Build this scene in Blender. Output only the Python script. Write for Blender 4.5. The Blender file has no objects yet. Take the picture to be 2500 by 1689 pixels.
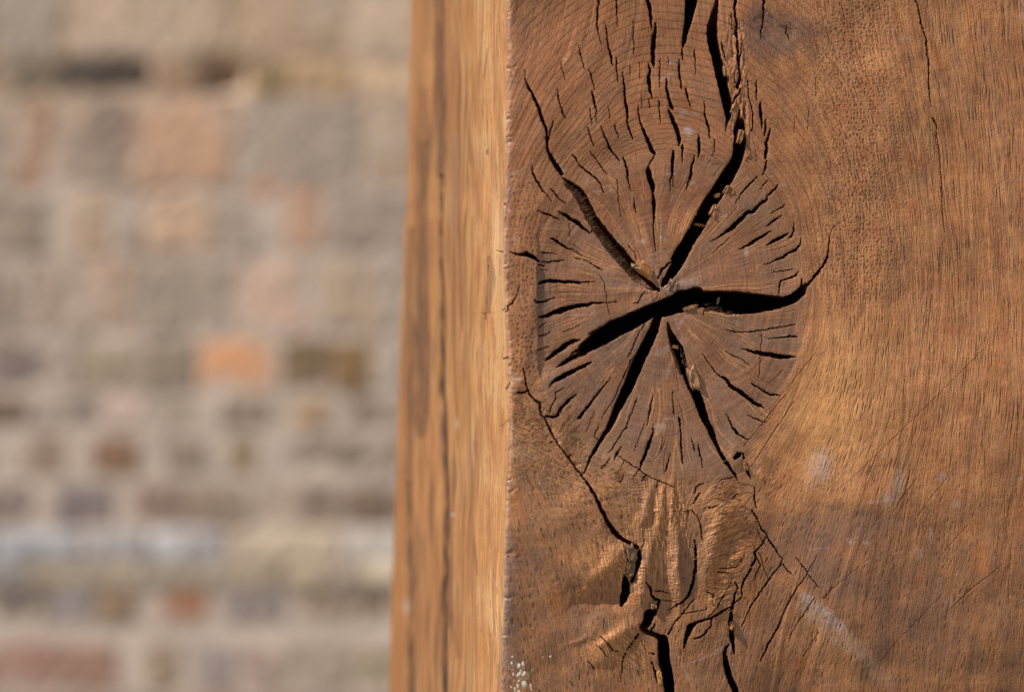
import bpy, math, random
import numpy as np

# ------------------------------------------------------------------ camera, sky, sun, exposure
scene = bpy.context.scene
COL = scene.collection
CAM_Z = 1.5
F_PX = 85.0 / 36.0 * 2500.0                     # focal length in pixels of the 2500 px wide photograph
cam_data = bpy.data.cameras.new("camera")
cam_data.lens = 85.0
cam_data.sensor_width = 36.0
cam_data.clip_start = 0.05
cam_data.clip_end = 500.0
cam = bpy.data.objects.new("camera", cam_data)
cam.location = (0.0, 0.0, CAM_Z)
cam.rotation_euler = (math.radians(90), 0, 0)
COL.objects.link(cam)
scene.camera = cam
cam_data.dof.use_dof = True
cam_data.dof.focus_distance = 1.212
cam_data.dof.aperture_fstop = 3.5

TH = math.radians(12.0)                          # the post is turned a little, so its left face shows
UF = np.array([math.cos(TH), math.sin(TH), 0.0])     # along the front face, to the right
NF = np.array([math.sin(TH), -math.cos(TH), 0.0])    # front face normal
NL = np.array([-math.cos(TH), -math.sin(TH), 0.0])   # left face normal
SUN = 0.62 * NL + 0.755 * np.array([0, 0, 1.0]) + 0.185 * NF
SUN /= np.linalg.norm(SUN)
sun_el = math.asin(SUN[2])
sun_az = math.atan2(SUN[0], SUN[1])              # clockwise from +Y

world = bpy.data.worlds.new("World")
scene.world = world
world.use_nodes = True
wn = world.node_tree
wn.nodes.clear()
sky = wn.nodes.new("ShaderNodeTexSky")
sky.sky_type = 'NISHITA'
sky.sun_disc = False
sky.sun_elevation = sun_el
sky.sun_rotation = sun_az
bg = wn.nodes.new("ShaderNodeBackground")
bg.inputs["Strength"].default_value = 0.05
wo = wn.nodes.new("ShaderNodeOutputWorld")
wn.links.new(sky.outputs[0], bg.inputs[0])
wn.links.new(bg.outputs[0], wo.inputs[0])

sun_data = bpy.data.lights.new("sun", 'SUN')
sun_data.energy = 4.6
sun_data.angle = math.radians(0.5)
sun_data.color = (1.0, 0.93, 0.83)
sun = bpy.data.objects.new("sun", sun_data)
from mathutils import Vector
sun.rotation_euler = Vector(SUN).to_track_quat('Z', 'Y').to_euler()
sun.location = (-2, -3, 4)
COL.objects.link(sun)

scene.view_settings.view_transform = 'Standard'
scene.view_settings.look = 'None'
scene.view_settings.exposure = 0.40
scene.view_settings.gamma = 1.0
scene.view_settings.use_curve_mapping = False
scene.cycles.max_bounces = 6
scene.cycles.use_denoising = True
scene.cycles.denoiser = 'OPENIMAGEDENOISE'
scene.cycles.denoising_input_passes = 'RGB_ALBEDO_NORMAL'
scene.cycles.denoising_prefilter = 'ACCURATE'

# ------------------------------------------------------------------ helpers
def tag(o, label=None, cat=None, group=None, kind=None):
    if label: o["label"] = label
    if cat: o["category"] = cat
    if group: o["group"] = group
    if kind: o["kind"] = kind
    return o

def empty(name, loc):
    o = bpy.data.objects.new(name, None)
    o.empty_display_size = 0.1
    o.location = loc
    COL.objects.link(o)
    return o

def mesh_obj(name, verts, faces, mat, parent=None, col=None, smooth=False):
    """verts (n,3) float, faces (m,4) or (m,3) int, col (n,3) point colours; vertices are in world space"""
    v = np.asarray(verts, np.float32)
    f = np.asarray(faces, np.int32)
    if parent is not None:
        v = v - np.array(parent.location, np.float32)
    me = bpy.data.meshes.new(name)
    n = f.shape[1]
    me.vertices.add(len(v)); me.vertices.foreach_set("co", v.ravel())
    me.loops.add(f.size); me.loops.foreach_set("vertex_index", f.ravel())
    me.polygons.add(len(f))
    me.polygons.foreach_set("loop_start", np.arange(0, f.size, n, dtype=np.int32))
    if smooth:
        me.polygons.foreach_set("use_smooth", np.ones(len(f), bool))
    else:
        me.polygons.foreach_set("use_smooth", np.zeros(len(f), bool))
    if col is not None:
        c = np.ones((len(v), 4), np.float32); c[:, :3] = col
        a = me.color_attributes.new("tone", 'FLOAT_COLOR', 'POINT')
        a.data.foreach_set("color", c.ravel())
    me.update(calc_edges=True)
    me.materials.append(mat)
    o = bpy.data.objects.new(name, me)
    COL.objects.link(o)
    if parent is not None:
        o.parent = parent
    return o

# --- noise in numpy
def _hash(ix, iy, seed):
    h = (ix.astype(np.uint32) * np.uint32(374761393) + iy.astype(np.uint32) * np.uint32(668265263)
         + np.uint32((seed * 2246822519) & 0xffffffff))
    h = (h ^ (h >> np.uint32(13))) * np.uint32(1274126177)
    h = h ^ (h >> np.uint32(16))
    return h

def _hf(ix, iy, seed):
    return (_hash(ix, iy, seed) & np.uint32(0xffff)).astype(np.float32) / np.float32(65535.0)

def noise(x, y, seed=0):
    """gradient noise about -1..1"""
    x = np.asarray(x, np.float32); y = np.asarray(y, np.float32)
    fx = np.floor(x); fy = np.floor(y)
    ix = fx.astype(np.int64); iy = fy.astype(np.int64)
    tx = x - fx; ty = y - fy
    ux = tx * tx * tx * (tx * (tx * 6 - 15) + 10); uy = ty * ty * ty * (ty * (ty * 6 - 15) + 10)
    def g(ox, oy):
        a = _hf(ix + ox, iy + oy, seed) * np.float32(2 * math.pi)
        return np.cos(a) * (tx - ox) + np.sin(a) * (ty - oy)
    a = g(0, 0); b = g(1, 0); c = g(0, 1); d = g(1, 1)
    return (1.5 * ((a + (b - a) * ux) + ((c + (d - c) * ux) - (a + (b - a) * ux)) * uy)).astype(np.float32)

def fbm(x, y, seed=0, octaves=4, gain=0.5):
    s = 0; amp = 1.0; tot = 0
    for k in range(octaves):
        s = s + amp * noise(x * 2 ** k + 17.3 * k, y * 2 ** k - 9.1 * k, seed + k)
        tot += amp; amp *= gain
    return s / tot

def streaks(u, v, su, sv, seed=0, octaves=1):
    """noise drawn out along v; every streak is shifted along v by its own amount, so no rows line up"""
    s = 0; amp = 1.0; tot = 0
    for k in range(octaves):
        a = su / 2 ** k; b = sv / 1.7 ** k
        sh = 3.1 * noise(u / (a * 1.7) + 11.3, v / (b * 6.0) + 4.7, seed + 31 + k)
        s = s + amp * noise(u / a, v / b + sh, seed + k); tot += amp; amp *= 0.55
    return s / tot

def pores(u, v, seed, ru, rv, keep=1.0):
    """jittered dots, radius ru, rv inside unit cells of (u, v): 1 at a dot's centre, 0 outside"""
    fu = np.floor(u); fv = np.floor(v)
    iu = fu.astype(np.int64); iv = fv.astype(np.int64)
    best = np.zeros(u.shape, np.float32)
    for oy in (-1, 0, 1):
        for ox in (-1, 0, 1):
            cx = fu + ox + 0.15 + 0.7 * _hf(iu + ox, iv + oy, seed)
            cy = fv + oy + 0.15 + 0.7 * _hf(iu + ox, iv + oy, seed + 1)
            sz = 0.5 + _hf(iu + ox, iv + oy, seed + 2)
            on = _hf(iu + ox, iv + oy, seed + 3) < keep
            d = ((u - cx) / (ru * sz)) ** 2 + ((v - cy) / (rv * sz)) ** 2
            best = np.maximum(best, np.where(on, np.clip(1.7 * (1 - d), 0, 1), 0))
    return best

def sst(a, b, x):
    t = np.clip((x - a) / (b - a), 0, 1)
    return t * t * (3 - 2 * t)

def lin(r, g, b):
    c = np.array([r, g, b], np.float64) / 255.0
    return np.where(c <= 0.04045, c / 12.92, ((c + 0.055) / 1.055) ** 2.4)

def mixc(a, b, t):
    return a + (b - a) * t[..., None]

# ------------------------------------------------------------------ materials
def new_mat(name):
    m = bpy.data.materials.new(name)
    m.use_nodes = True
    nt = m.node_tree
    nt.nodes.clear()
    out = nt.nodes.new("ShaderNodeOutputMaterial")
    p = nt.nodes.new("ShaderNodeBsdfPrincipled")
    nt.links.new(p.outputs[0], out.inputs[0])
    return m, nt, p

def tone_mat(name, rough, scale, amount, stretch=(1, 1, 1), spec=0.5, bump=0.0, rough_var=0.15):
    """material of one kind of surface: its tone attribute, broken up by two noises"""
    m, nt, p = new_mat(name)
    at = nt.nodes.new("ShaderNodeAttribute"); at.attribute_name = "tone"
    tc = nt.nodes.new("ShaderNodeTexCoord")
    mp = nt.nodes.new("ShaderNodeMapping"); mp.inputs["Scale"].default_value = stretch
    nt.links.new(tc.outputs["Object"], mp.inputs[0])
    n1 = nt.nodes.new("ShaderNodeTexNoise"); n1.inputs["Scale"].default_value = scale; n1.inputs["Detail"].default_value = 6
    nt.links.new(mp.outputs[0], n1.inputs["Vector"])
    mr = nt.nodes.new("ShaderNodeMapRange")
    mr.inputs["From Min"].default_value = 0.25; mr.inputs["From Max"].default_value = 0.75
    mr.inputs["To Min"].default_value = 1 - amount; mr.inputs["To Max"].default_value = 1 + amount
    nt.links.new(n1.outputs["Fac"], mr.inputs["Value"])
    mul = nt.nodes.new("ShaderNodeVectorMath"); mul.operation = 'SCALE'
    nt.links.new(at.outputs["Color"], mul.inputs[0]); nt.links.new(mr.outputs[0], mul.inputs["Scale"])
    nt.links.new(mul.outputs[0], p.inputs["Base Color"])
    rr = nt.nodes.new("ShaderNodeMapRange")
    rr.inputs["To Min"].default_value = rough - rough_var; rr.inputs["To Max"].default_value = rough + rough_var
    nt.links.new(n1.outputs["Fac"], rr.inputs["Value"]); nt.links.new(rr.outputs[0], p.inputs["Roughness"])
    p.inputs["Specular IOR Level"].default_value = spec
    if bump:
        b = nt.nodes.new("ShaderNodeBump"); b.inputs["Strength"].default_value = bump; b.inputs["Distance"].default_value = 0.004
        nt.links.new(n1.outputs["Fac"], b.inputs["Height"]); nt.links.new(b.outputs[0], p.inputs["Normal"])
    return m

M_WOOD = tone_mat("weathered_oak", 0.52, 900.0, 0.16, (1, 1, 0.6), spec=0.42)
M_KNOT = tone_mat("dark_knot_wood", 0.44, 900.0, 0.18, (1, 1, 0.6), spec=0.6)
M_SIDE = tone_mat("sunlit_oak_side", 0.7, 500.0, 0.10, (1, 1, 0.08), spec=0.3)
M_CHIP = tone_mat("broken_oak", 0.8, 900.0, 0.25, (1, 1, 0.4), spec=0.2)
M_FLECK = tone_mat("dried_plaster", 0.85, 700.0, 0.1, spec=0.2)
M_BRICK = tone_mat("old_brick", 0.88, 45.0, 0.22, spec=0.2, bump=0.6)
M_MORTAR = tone_mat("lime_mortar", 0.92, 60.0, 0.18, spec=0.1, bump=0.6)
M_GROUND = tone_mat("stone_paving", 0.9, 6.0, 0.15, spec=0.2)

# ------------------------------------------------------------------ ground (below the frame)
g = 60.0
ground = mesh_obj("ground", [(-g, -g, 0), (g, -g, 0), (g, g, 0), (-g, g, 0)], [(0, 1, 2, 3)], M_GROUND,
                  col=np.tile(np.array([[0.26, 0.235, 0.20]]), (4, 1)))
tag(ground, "pale stone paving the post and wall stand on", "ground", kind="structure")

# ------------------------------------------------------------------ brick wall behind, three times as far away
WALL_Y = 3.56
WALL_K = np.array([0.81, 0.80, 0.77])                                    # light a wall surface sends back per unit of albedo
def wx(px): return (px - 1250.0) / F_PX * WALL_Y
def wz(py): return CAM_Z - (py - 844.5) / F_PX * WALL_Y
def alb(c, keep=0.86):
    c = np.array([152.0, 136.0, 121.0]) + keep * (np.array(c, float) - np.array([152.0, 136.0, 121.0]))
    return np.clip(lin(*c) / WALL_K, 0.01, 0.85)

rng = np.random.default_rng(7)
LIME = alb((170, 153, 138))                      # limewash and mortar smeared over the stones
def block_geo(x0, x1, z0, z1, proud, colour, acc, rad=0.006, depth=0.05, wob=0.007, lime=0.7):
    """a worn brick or stone: a rounded slab with a slightly uneven face"""
    nx = max(4, int((x1 - x0) / 0.012)); nz = max(4, int((z1 - z0) / 0.012))
    gx = np.concatenate([[x0, x0], np.linspace(x0 + rad * .35, x1 - rad * .35, nx), [x1, x1]])
    gz = np.concatenate([[z0, z0], np.linspace(z0 + rad * .35, z1 - rad * .35, nz), [z1, z1]])
    X, Z = np.meshgrid(gx, gz)
    e = np.minimum(np.minimum(X - x0, x1 - X), np.minimum(Z - z0, z1 - Z))
    Y = WALL_Y - proud + rad * (1 - np.clip(e / rad, 0, 1)) ** 2
    sd = int(rng.integers(1000))
    Y = Y + 0.0025 * noise(X * 40, Z * 40, sd) + 0.0012 * noise(X * 130, Z * 130, sd + 1)
    Y[0, :] = Y[-1, :] = WALL_Y + depth; Y[:, 0] = Y[:, -1] = WALL_Y + depth
    X = X + wob * noise(Z * 14, X * 5, sd + 2); Z = Z + wob * noise(X * 14, Z * 5, sd + 3)
    c = colour[None, :] * (1 + 0.22 * fbm(X * 24, Z * 24, sd + 4, 3)[..., None])
    c = mixc(c, LIME, np.clip(1.3 * fbm(X * 9, Z * 12, 77, 4) + 0.14, 0, 0.7) * lime / 0.7)
    n = X.shape
    idx = np.arange(X.size).reshape(n) + acc["n"]
    acc["v"].append(np.stack([X, Y, Z], -1).reshape(-1, 3)); acc["c"].append(c.reshape(-1, 3))
    acc["f"].append(np.stack([idx[:-1, :-1], idx[:-1, 1:], idx[1:, 1:], idx[1:, :-1]], -1).reshape(-1, 4))
    acc["n"] += X.size
def new_acc(): return {"v": [], "c": [], "f": [], "n": 0}
def build_acc(name, acc, mat, parent):
    return mesh_obj(name, np.concatenate(acc["v"]), np.concatenate(acc["f"]), mat, parent, np.concatenate(acc["c"]))

wall = empty("brick_wall", (-0.6, WALL_Y, 0.0))
tag(wall, "old wall of mixed pale bricks and stone blocks, blurred behind the post", "brick wall", kind="thing")
bricks = new_acc(); stones = new_acc(); band = new_acc(); feature = []
# rows measured on the wall: (top, bottom, [(left, right, (colour as lit)), ...], kind)
ROWS = [
 (-95, 132, [(-260, -20, (160, 142, 126)), (-14, 150, (150, 138, 126)), (158, 410, (196, 166, 138)), (416, 560, (190, 158, 130)),
             (566, 690, (176, 146, 112)), (696, 840, (172, 140, 108)), (846, 1030, (204, 176, 148))], "stone"),
 (146, 226, [(-260, 0, (104, 92, 78)), (6, 132, (96, 86, 72)), (138, 372, (58, 50, 44)), (384, 484, (134, 108, 82)),  # darkest blocks hold the shadow under the stones above in their colour
             (604, 700, (128, 104, 72)), (706, 860, (168, 138, 104)), (866, 1030, (196, 166, 136))], "stone"),
 (244, 452, [(-260, 36, (140, 122, 106)), (50, 122, (134, 70, 30)), (136, 190, (166, 138, 122)), (196, 326, (112, 94, 82)),
             (336, 572, (196, 146, 112)), (590, 650, (160, 146, 132)), (660, 880, (142, 128, 116)), (890, 1030, (164, 136, 112))], "stone"),
 (410, 466, [(586, 704, (190, 128, 92))], "brick"),
 (474, 610, [(-260, -8, (120, 104, 90)), (0, 122, (112, 98, 84)), (184, 270, (178, 146, 112)), (284, 348, (128, 110, 98)),
             (358, 512, (204, 164, 132)), (524, 612, (148, 134, 122)), (702, 782, (192, 126, 88)), (800, 1030, (134, 118, 108))], "stone"),
 (634, 806, [(-260, 20, (118, 104, 98)), (34, 78, (152, 136, 122)), (86, 132, (132, 108, 94)), (146, 210, (160, 140, 122)), (216, 322, (172, 138, 114)),
             (332, 452, (142, 128, 114)), (462, 562, (148, 134, 120)), (582, 752, (214, 174, 152)), (772, 916, (172, 146, 120)), (926, 1030, (160, 146, 132))], "stone"),
 (832, 948, [(-260, -60, (130, 116, 104)), (-46, 120, (116, 102, 96)), (134, 190, (150, 134, 122)), (198, 340, (148, 132, 112)), (354, 474, (128, 114, 98)),
             (490, 668, (200, 144, 104)), (684, 800, (108, 86, 62)), (808, 906, (114, 86, 50)), (920, 1030, (146, 130, 116))], "brick"),
 (972, 1034, [(-260, -70, (120, 104, 94)), (-58, 66, (98, 78, 64)), (82, 128, (156, 142, 134)), (136, 246, (116, 104, 96)), (260, 344, (188, 164, 152)), (360, 480, (146, 132, 116)),
              (540, 660, (124, 106, 92)), (716, 796, (152, 122, 90)), (842, 934, (122, 104, 90)), (950, 1030, (140, 124, 110))], "brick"),
 (1066, 1156, [(-260, 6, (90, 66, 54)), (60, 162, (134, 112, 98)), (226, 336, (120, 90, 70)), (396, 494, (130, 114, 100)),
               (560, 668, (124, 104, 80)), (722, 894, (112, 98, 84)), (910, 1030, (136, 120, 106))], "brick"),
 (1186, 1276, [(-260, -80, (134, 118, 104)), (-68, 72, (118, 104, 98)), (138, 276, (108, 98, 96)), (334, 458, (124, 102, 92)), (468, 600, (134, 116, 100)),
               (614, 716, (160, 142, 126)), (730, 826, (126, 108, 94)), (836, 956, (110, 92, 78)), (966, 1030, (112, 94, 80))], "brick"),
 (1294, 1362, [(-260, -20, (146, 152, 160)), (-12, 190, (158, 161, 166)), (198, 356, (156, 155, 158)), (364, 452, (190, 193, 196)), (460, 552, (154, 153, 156)),
               (562, 826, (190, 172, 148)), (840, 1030, (192, 186, 178))], "band"),
 (1372, 1424, [(-260, 60, (140, 136, 134)), (70, 340, (158, 144, 124)), (350, 560, (156, 144, 128)), (570, 690, (164, 148, 126)), (700, 790, (188, 168, 142)), (800, 880, (160, 144, 126)), (890, 1030, (208, 192, 166))], "band"),
 (1436, 1512, [(-260, -30, (120, 108, 98)), (-20, 120, (108, 98, 90)), (132, 226, (128, 120, 120)), (234, 332, (128, 106, 84)), (400, 500, (146, 94, 62)),
               (548, 690, (124, 114, 112)), (736, 820, (134, 114, 96)), (828, 950, (116, 98, 80)), (962, 1030, (126, 108, 92))], "brick"),
 (1572, 1680, [(-260, -40, (140, 106, 92)), (-28, 140, (142, 104, 90)), (148, 286, (140, 108, 92)), (356, 440, (136, 116, 96)), (474, 570, (142, 130, 124)),
               (584, 660, (150, 126, 116)), (672, 860, (146, 130, 114)), (872, 1030, (148, 132, 110))], "brick"),
 (1700, 1796, [(-260, -90, (130, 110, 96)), (-76, 80, (128, 108, 96)), (96, 240, (144, 122, 104)), (256, 400, (130, 116, 104)), (416, 590, (140, 112, 96)), (606, 780, (134, 116, 102)), (796, 1030, (140, 122, 106))], "brick"),
]
for (t, b, items, kind) in ROWS:
    for (l, r, c) in items:
        a = alb(c, (0.85 if t == 146 else 0.52) if kind == "stone" else (0.85 if kind == "band" else 0.88))
        acc = {"stone": stones, "brick": bricks, "band": band}[kind]
        if (l, r) in ((490, 668), (50, 122), (400, 500)):
            acc = new_acc(); feature.append(({490: "bright orange brick end", 50: "dark rust red brick set on end", 400: "rusty orange brick end"}[l], acc))
        block_geo(wx(l), wx(r), wz(b), wz(t), 0.0005 + 0.003 * rng.random() + (0.006 if kind == "band" else 0), a, acc,
                  rad=0.002, wob=0.010 if kind == "stone" else 0.006, lime=(0.15 if t == 146 else 0.6) if kind == "stone" else 0.34)
# the same brickwork running on beyond the frame
PAL = [(140, 122, 106), (124, 106, 94), (150, 134, 118), (160, 140, 120), (112, 98, 86), (176, 146, 116), (128, 100, 84)]
zrow = 0.02; k = 0
while zrow < 2.9:
    inside = wz(1800) - 0.01 < zrow + 0.065 and zrow < wz(-98) + 0.0
    x = -2.6 + (0.11 if k % 2 else 0.0)
    while x < 1.9:
        w = 0.215 if rng.random() < 0.6 else 0.1025
        spans = [(x, x + w)]
        if inside and x + w > wx(-262) and x < wx(1034):
            spans = [(p, q) for p, q in ((x, min(x + w, wx(-262) - 0.008)), (max(x, wx(1034) + 0.008), x + w)) if q - p > 0.02]
        for p, q in spans:
            block_geo(p, q, zrow, zrow + 0.065, 0.001 + 0.003 * rng.random(), alb(PAL[rng.integers(len(PAL))]), bricks)
        x += w + 0.011
    zrow += 0.0765; k += 1
build_acc("brickwork", bricks, M_BRICK, wall)
build_acc("stonework", stones, M_BRICK, wall)
o = build_acc("stone_band", band, M_BRICK, wall); tag(o, "pale grey and cream stone course")
for lab, acc in feature:
    o = build_acc("brick", acc, M_BRICK, wall); tag(o, lab)
# mortar bed: a real slab with an uneven face, with a hole where a stone has gone
mx = np.linspace(-2.7, 2.0, 400); mz = np.linspace(0.0, 2.95, 260)
MX, MZ = np.meshgrid(mx, mz)
MY = WALL_Y + 0.0005 + 0.004 * fbm(MX * 18, MZ * 18, 5, 3)
hole = np.exp(-((MX - wx(542)) / 0.030) ** 4 - ((MZ - wz(186)) / 0.020) ** 4)
MY = MY + 0.05 * hole
mc = alb((178, 162, 148))[None, None, :] * (1 + 0.22 * fbm(MX * 9, MZ * 9, 3, 4)[..., None])
warm = sst(wz(560), wz(150), MZ)
mc = mixc(mc * 1.02, mc * np.array([0.98, 0.88, 0.75]), warm)
idx = np.arange(MX.size).reshape(MX.shape)
mesh_obj("mortar", np.stack([MX, MY, MZ], -1).reshape(-1, 3),
         np.stack([idx[:-1, :-1], idx[:-1, 1:], idx[1:, 1:], idx[1:, :-1]], -1).reshape(-1, 4), M_MORTAR, wall, mc.reshape(-1, 3), smooth=True)
bx0, bx1, by0, by1, bz0, bz1 = -2.7, 2.0, WALL_Y + 0.056, WALL_Y + 0.3, 0.0, 2.95
bv = [(x, y, z) for z in (bz0, bz1) for y in (by0, by1) for x in (bx0, bx1)]
bf = [(0, 2, 3, 1), (4, 5, 7, 6), (0, 1, 5, 4), (2, 6, 7, 3), (0, 4, 6, 2), (1, 3, 7, 5)]
mesh_obj("wall_core", bv, bf, M_MORTAR, wall, np.tile(np.array([[0.3, 0.26, 0.22]]), (8, 1)))

# ------------------------------------------------------------------ the oak post
CORNER = np.array([(1240.0 - 1250.0) / F_PX * 1.18, 1.18, 0.0])
POST_W, POST_D, POST_H = 0.300, 0.335, 2.55
MM = 0.001
post = empty("timber_post", (float(CORNER[0] + UF[0] * POST_W / 2 - NF[0] * POST_D / 2),
                             float(CORNER[1] + UF[1] * POST_W / 2 - NF[1] * POST_D / 2), 0.0))
tag(post, "thick brown oak post with a big cracked knot, pale sunlit left side", "wooden post")

def project(Pw):
    return 1250.0 + F_PX * Pw[..., 0] / Pw[..., 1], 844.5 - F_PX * (Pw[..., 2] - CAM_Z) / Pw[..., 1]

Z_TOP = CAM_Z + 970.0 / F_PX * 1.18
Z_BOT = CAM_Z - 970.0 / F_PX * 1.18
STEP = 0.00022
ns = int(POST_W / STEP); nt_ = int((Z_TOP - Z_BOT) / STEP)
def edge_wobble(z):
    """how far the arris wanders from a straight line, in metres along the front face"""
    py = 844.5 - F_PX * (z - CAM_Z) / 1.18
    base = np.interp(py, [-130, 0, 300, 480, 640, 760, 880, 1000, 1120, 1250, 1400, 1600, 1820],
                     [3, 2, -1, -5, -10, -5, 3, 9, 6, -2, -6, -10, -12])
    return ((base + 1.5 * noise(py / 90, py * 0 + 5.3, 60) + 1.8 * noise(py / 26, py * 0 + 3.3, 61) + 0.9 * noise(py / 9, py * 0 + 7.1, 62)) * 0.0002).astype(np.float64)

zz = np.linspace(Z_TOP, Z_BOT, nt_)
aa = np.linspace(0, 1, ns)
S = edge_wobble(zz)[:, None] * (1 - aa[None, :]) + aa[None, :] * POST_W
Zg = np.repeat(zz[:, None], ns, 1)
flat = CORNER[None, None, :] + S[..., None] * UF
flat[..., 2] = Zg
X, Y = project(flat)
X = X.astype(np.float32); Y = Y.astype(np.float32)

# --- domain warps, so that nothing traced has a clean edge
WX = 2.6 * noise(X / 17, Y / 17, 1) + 1.7 * noise(X / 6, Y / 6, 2)
WY = 2.6 * noise(X / 17, Y / 17, 3) + 1.7 * noise(X / 6, Y / 6, 4)
WXf = 0.9 * noise(X / 3.2, Y / 3.2, 5)
WYf = 0.9 * noise(X / 3.2, Y / 3.2, 6)

crack_depth = np.zeros_like(X)
lip = np.zeros_like(X)
near_crack = np.full_like(X, 99.0)
ZS = 500.0 / 2309.0
def block(x0, x1, y0, y1):
    c0 = np.searchsorted(X[nt_ // 2], x0 - 6); c1 = np.searchsorted(X[nt_ // 2], x1 + 6)
    ycol = Y[:, ns // 2]
    r0 = np.searchsorted(ycol, y0 - 50); r1 = np.searchsorted(ycol, y1 + 50)
    return slice(max(r0, 0), max(min(r1, nt_), 0)), slice(max(c0, 0), max(min(c1, ns), 0))

def poly_dist(xx, yy, P):
    best = np.full(xx.shape, 1e6, np.float32); wb = np.zeros(xx.shape, np.float32)
    for (xa, ya, wa), (xb, yb, wb_) in zip(P[:-1], P[1:]):
        dx, dy = xb - xa, yb - ya
        L = dx * dx + dy * dy + 1e-6
        t = np.clip(((xx - xa) * dx + (yy - ya) * dy) / L, 0, 1)
        w = wa + (wb_ - wa) * t
        d = np.hypot(xx - xa - t * dx, yy - ya - t * dy) - w * 0.5
        m = d < best
        best = np.where(m, d, best); wb = np.where(m, w, wb)
    return best, wb

def crack(org, pts, s=ZS, D=None, edge=1.3, jit=1.0, lipw=True):
    """cut one check into the face; pts are (x, y, full width) on a survey tile with its corner at org"""
    wide = max(p[2] for p in pts) * s
    gain = 1.0 + 0.05 * min(max((wide - 5.0) / 12.0, 0.0), 1.0)
    P = [(org[0] + p[0] * s, org[1] + p[1] * s, max(p[2] * s * gain, 0.6)) for p in pts]
    a = np.array(P); wm = a[:, 2].max()
    sl = block(a[:, 0].min() - wm - 25, a[:, 0].max() + wm + 25, a[:, 1].min() - wm - 25, a[:, 1].max() + wm + 25)
    if X[sl].size == 0: return
    j = jit * np.clip(0.85 - wm / 60.0, 0.42, 0.8)
    notch = np.clip(2.2 * noise(X[sl] / 30, Y[sl] / 30, 7) + 0.6, 0, 2.2)      # torn in places, clean in others
    q, w = poly_dist(X[sl] + WX[sl] * j + WXf[sl] * (0.5 + 0.5 * notch), Y[sl] + WY[sl] * j + WYf[sl] * (0.5 + 0.5 * notch), P)
    dd = (4.0 + 1.5 * w if D is None else D + 0 * w)
    dd = np.minimum(dd * np.clip(w / 14.0, 1.0, 2.4), 165.0) * (0.75 + 0.25 * np.clip(-q / (0.5 * w + 0.1), 0, 1))
    d = dd * np.clip(-q / edge + 0.2, 0, 1)
    crack_depth[sl] = np.maximum(crack_depth[sl], d)
    if lipw:
        lip[sl] = np.maximum(lip[sl], np.exp(-np.clip(q, 0, 50) / 2.2) * np.clip(w / 8.0, 0.08, 1.0))
    near_crack[sl] = np.minimum(near_crack[sl], q)

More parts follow.
